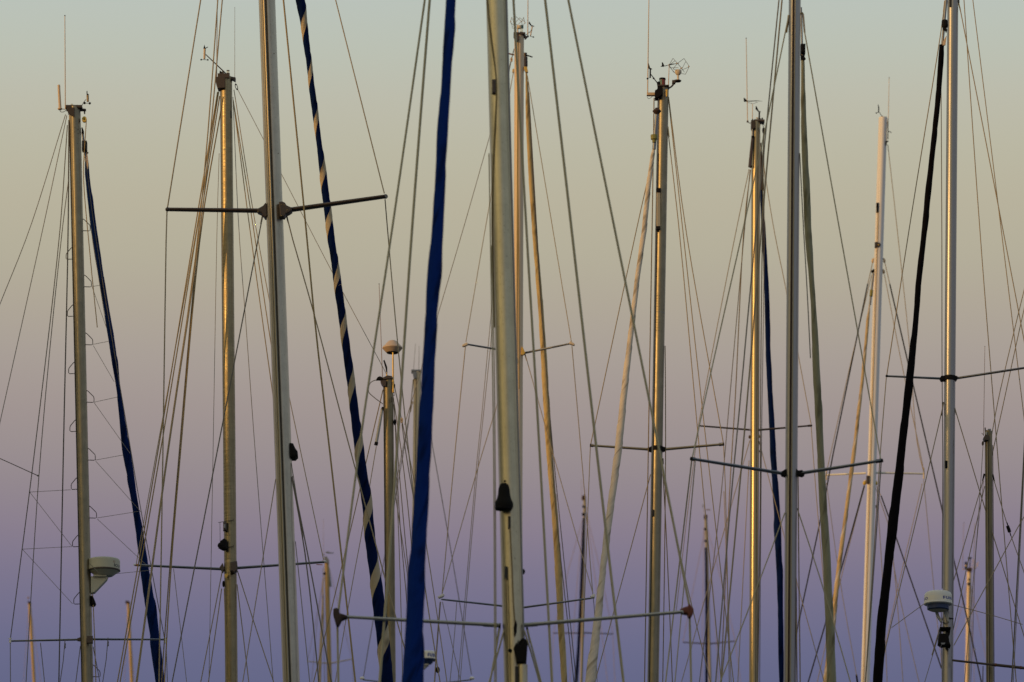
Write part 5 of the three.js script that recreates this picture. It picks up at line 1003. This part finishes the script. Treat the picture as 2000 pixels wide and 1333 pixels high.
{
  const t = new Mast('small golden wooden mast low down with a cream furled sail, left of the striped sail', [638.2, 1098], [644, 1333], 9, 170, MAT.wood, { deep: 1.2, seg: 40 });
  t.strip('luff_track', -0.9, 2.2, MAT.spar, 1106, 1420, 0.01);
  t.whip([631.6, 1015], [632, 1082], 0.7, MAT.wirePink);
  t.rod('wind_sensor_arm', [635, 1094], [632.6, 1082], 1.4, 1.2, MAT.spar); t.rod('wind_indicator_post', [630, 1083], [634, 1085], 2, 2, MAT.spar); t.plate('wind_indicator', [[636, 1079], [640, 1077.6], [644, 1079.4], [652, 1080.6], [652, 1081.2], [640, 1081], [637, 1080.6]], 0.05, MAT.spar, { bevel: 0.004 });
  t.plate('masthead_fitting', [[633, 1090], [638, 1088], [643, 1096], [642, 1102], [634, 1101]], 0.2, MAT.spar); t.rod('signal_bundle', [645.8, 1146], [642, 1108], 5, 2.4, MAT.spar, { dz: -0.1 }); t.ball('deck_light', 634, 1121, 6, MAT.black, { sy: 0.9, dz: 0.2 });
  t.spreader([600, 1292], [638, 1296], 2.2, MAT.cream, { lim: 0.4 }); t.spreader([688, 1287.6], [646, 1296], 2.4, MAT.cream, { lim: 1.4 });
  t.wires('shroud', [[[637, 1112], [601, 1290]], [[644, 1112], [687, 1287]], [[632, 1120], [616, 1250], [610, 1333]], [[688, 1289], [690, 1333]]], 0.8, MAT.wirePink); t.wire('halyard', [[631, 1110], [634, 1333]], 1.2, MAT.wireThin);
}
new Sail('narrow cream furled sail of the small golden mast low down, left of the striped sail', [[630, 632, 1128], [628.6, 632.6, 1180], [624.8, 630, 1250], [620.6, 627, 1333]], 169.5, 168, MAT.tanCloth, { turns: 0.5, seed: 101, n: 60, k: 20 });
{
  const t = new Mast('small far white mast low in the middle between the golden and the cream furled sails', [1142, 974], [1135.6, 1333], 5.6, 220, MAT.paintFar, { deep: 1.1, seg: 32 });
  t.plate('masthead_fitting', [[1136.6, 971], [1139, 968.6], [1144, 970], [1144, 976], [1142, 978], [1137, 976]], 0.2, MAT.leather); t.whip([1135.4, 938], [1136.4, 978], 0.8, MAT.wirePink); t.rod('wind_vane', [1143, 968], [1144, 954], 0.9, 0.6, MAT.wirePink);
  t.ball('deck_light', 1139.6, 990, 5.4, MAT.black, { dz: 0.1 }); t.ball('deck_light', 1139.2, 1005, 6, MAT.black, { dz: 0.1, sy: 1.1 }); t.ball('masthead_light', 1146, 993, 2.4, MAT.pod);
  t.spreader([1081, 1237], [1134, 1237], 2.4, MAT.brown, { lim: 0.4 }); t.spreader([1197, 1238.6], [1140, 1236.4], 2.4, MAT.brown, { lim: 0.4 }); t.ball('shroud_tang', 1133, 1242, 2.6, MAT.amber); t.ball('shroud_tang', 1141.4, 1242, 2.6, MAT.amber);
  t.wires('shroud', [[[1141, 1004], [1107, 1126], [1081, 1236]], [[1146, 1004], [1172, 1114], [1197, 1237]], [[1140, 1004], [1124, 1180], [1113, 1333]], [[1146, 1010], [1160, 1110], [1186, 1333]], [[1081, 1238], [1078, 1333]], [[1197, 1240], [1201, 1333]]], 0.9, MAT.wirePink);
}
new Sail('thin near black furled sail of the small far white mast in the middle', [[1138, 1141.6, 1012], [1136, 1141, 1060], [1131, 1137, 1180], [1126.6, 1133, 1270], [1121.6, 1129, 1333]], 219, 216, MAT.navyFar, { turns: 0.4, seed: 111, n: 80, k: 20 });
{
  const t = new Mast('small far mast low right of the middle with a navy furled sail against it', [1378.6, 1010], [1387, 1333], 6, 200, MAT.paintFar, { deep: 1.1, seg: 32 });
  t.plate('masthead_fitting', [[1374.6, 1008], [1380, 1006.4], [1382, 1009], [1381, 1014], [1375, 1014]], 0.2, MAT.brown); t.rod('wind_sensor_arm', [1377, 1008], [1373, 988], 1.1, 1, MAT.spar); t.plate('wind_vane', [[1372, 986], [1374, 986], [1375, 990], [1372.6, 991]], 0.05, MAT.spar, { bevel: 0.003 }); t.plate('wind_indicator', [[1379, 995], [1388, 995.6], [1388, 996.4], [1379, 997]], 0.05, MAT.wirePink, { bevel: 0.002 });
  t.ball('deck_light', 1377.6, 1034, 5.4, MAT.black, { dz: 0.15 }); t.ball('deck_light', 1378, 1057, 5.4, MAT.black, { dz: 0.15 });
  t.spreader([1334, 1255], [1378, 1257.6], 2.6, MAT.brown, { lim: 0.4 }); t.spreader([1437, 1252.6], [1388, 1257.6], 2.6, MAT.brown, { lim: 1.0 });
  t.wires('shroud', [[[1376, 1040], [1352, 1160], [1334, 1254]], [[1382, 1034], [1410, 1140], [1436, 1252]], [[1374.6, 1030], [1371, 1333]], [[1381, 1040], [1396, 1200], [1402, 1333]], [[1436, 1254], [1447, 1333]]], 0.9, MAT.wirePink);
}
new Sail('thin navy furled sail hugging the small far mast right of the middle', [[1376.4, 1380.4, 1070], [1376.6, 1381.6, 1110], [1377.4, 1383, 1230], [1377, 1382.6, 1333]], 199, 197, MAT.navyFar, { turns: 0.4, seed: 121, n: 60, k: 20 });
{
  const t = new Mast('small rose lit mast low at right with a cluster of antennas', [1893, 1117], [1889, 1333], 9, 180, MAT.paintPink, { deep: 1.2, seg: 40 });
  t.strip('luff_track', 0.2, 1.4, MAT.brown, 1130, 1420, 0.01);
  t.plate('masthead_fitting', [[1889, 1111], [1897, 1111], [1898, 1116], [1896, 1119], [1890, 1118]], 0.25, MAT.leather); t.rod('antenna_bracket', [1879, 1112], [1890, 1113], 1.6, 1.6, MAT.pod);
  t.whip([1882.4, 1021], [1880, 1111], 1.1, MAT.wirePink); t.rod('antenna_pod', [1886.6, 1113], [1887, 1098], 5, 5, MAT.black); t.rod('pod_band', [1886.6, 1106.6], [1886.7, 1104.6], 5.6, 5.6, MAT.pod, { dz: 0.01 });
  t.rod('wind_sensor_arm', [1894, 1112], [1895, 1090], 2, 1.8, MAT.black); t.plate('wind_vane', [[1890.6, 1089.4], [1897.6, 1089], [1897.6, 1091.4], [1890.6, 1091.6]], 0.08, MAT.black, { bevel: 0.003 });
  t.part('cage_antenna', [[[1898, 1110], [1900, 1093]], [[1900, 1093], [1906, 1101]], [[1904, 1109], [1911, 1098]], [[1911, 1098], [1908, 1107]], [[1898, 1112], [1908, 1108]], [[1902, 1112], [1902, 1106]], [[1906, 1101], [1911, 1106]]].map(([a, b]) => rod(P(...a, t.d), P(...b, t.d), M(1, t.d) / 2, M(1, t.d) / 2, 6)), MAT.pod); t.ball('cage_cup', 1904, 1109.6, 5, MAT.pod, { sy: 0.7 });
  t.ball('deck_light', 1892.4, 1132, 3.4, MAT.black, { dz: 0.25, sy: 1.2 }); t.ball('deck_light', 1892.4, 1141, 6.6, MAT.black, { dz: 0.25 });
  t.wires('shroud', [[[1890, 1140], [1869, 1220], [1852, 1280]], [[1896, 1140], [1912, 1220], [1927, 1290]], [[1897, 1150], [1903, 1333]]], 0.9, MAT.wirePink); t.wire('halyard', [[1904, 1022], [1901, 1150], [1893, 1333]], 1.2, MAT.wireThin);
}
renderer.render(scene, camera);
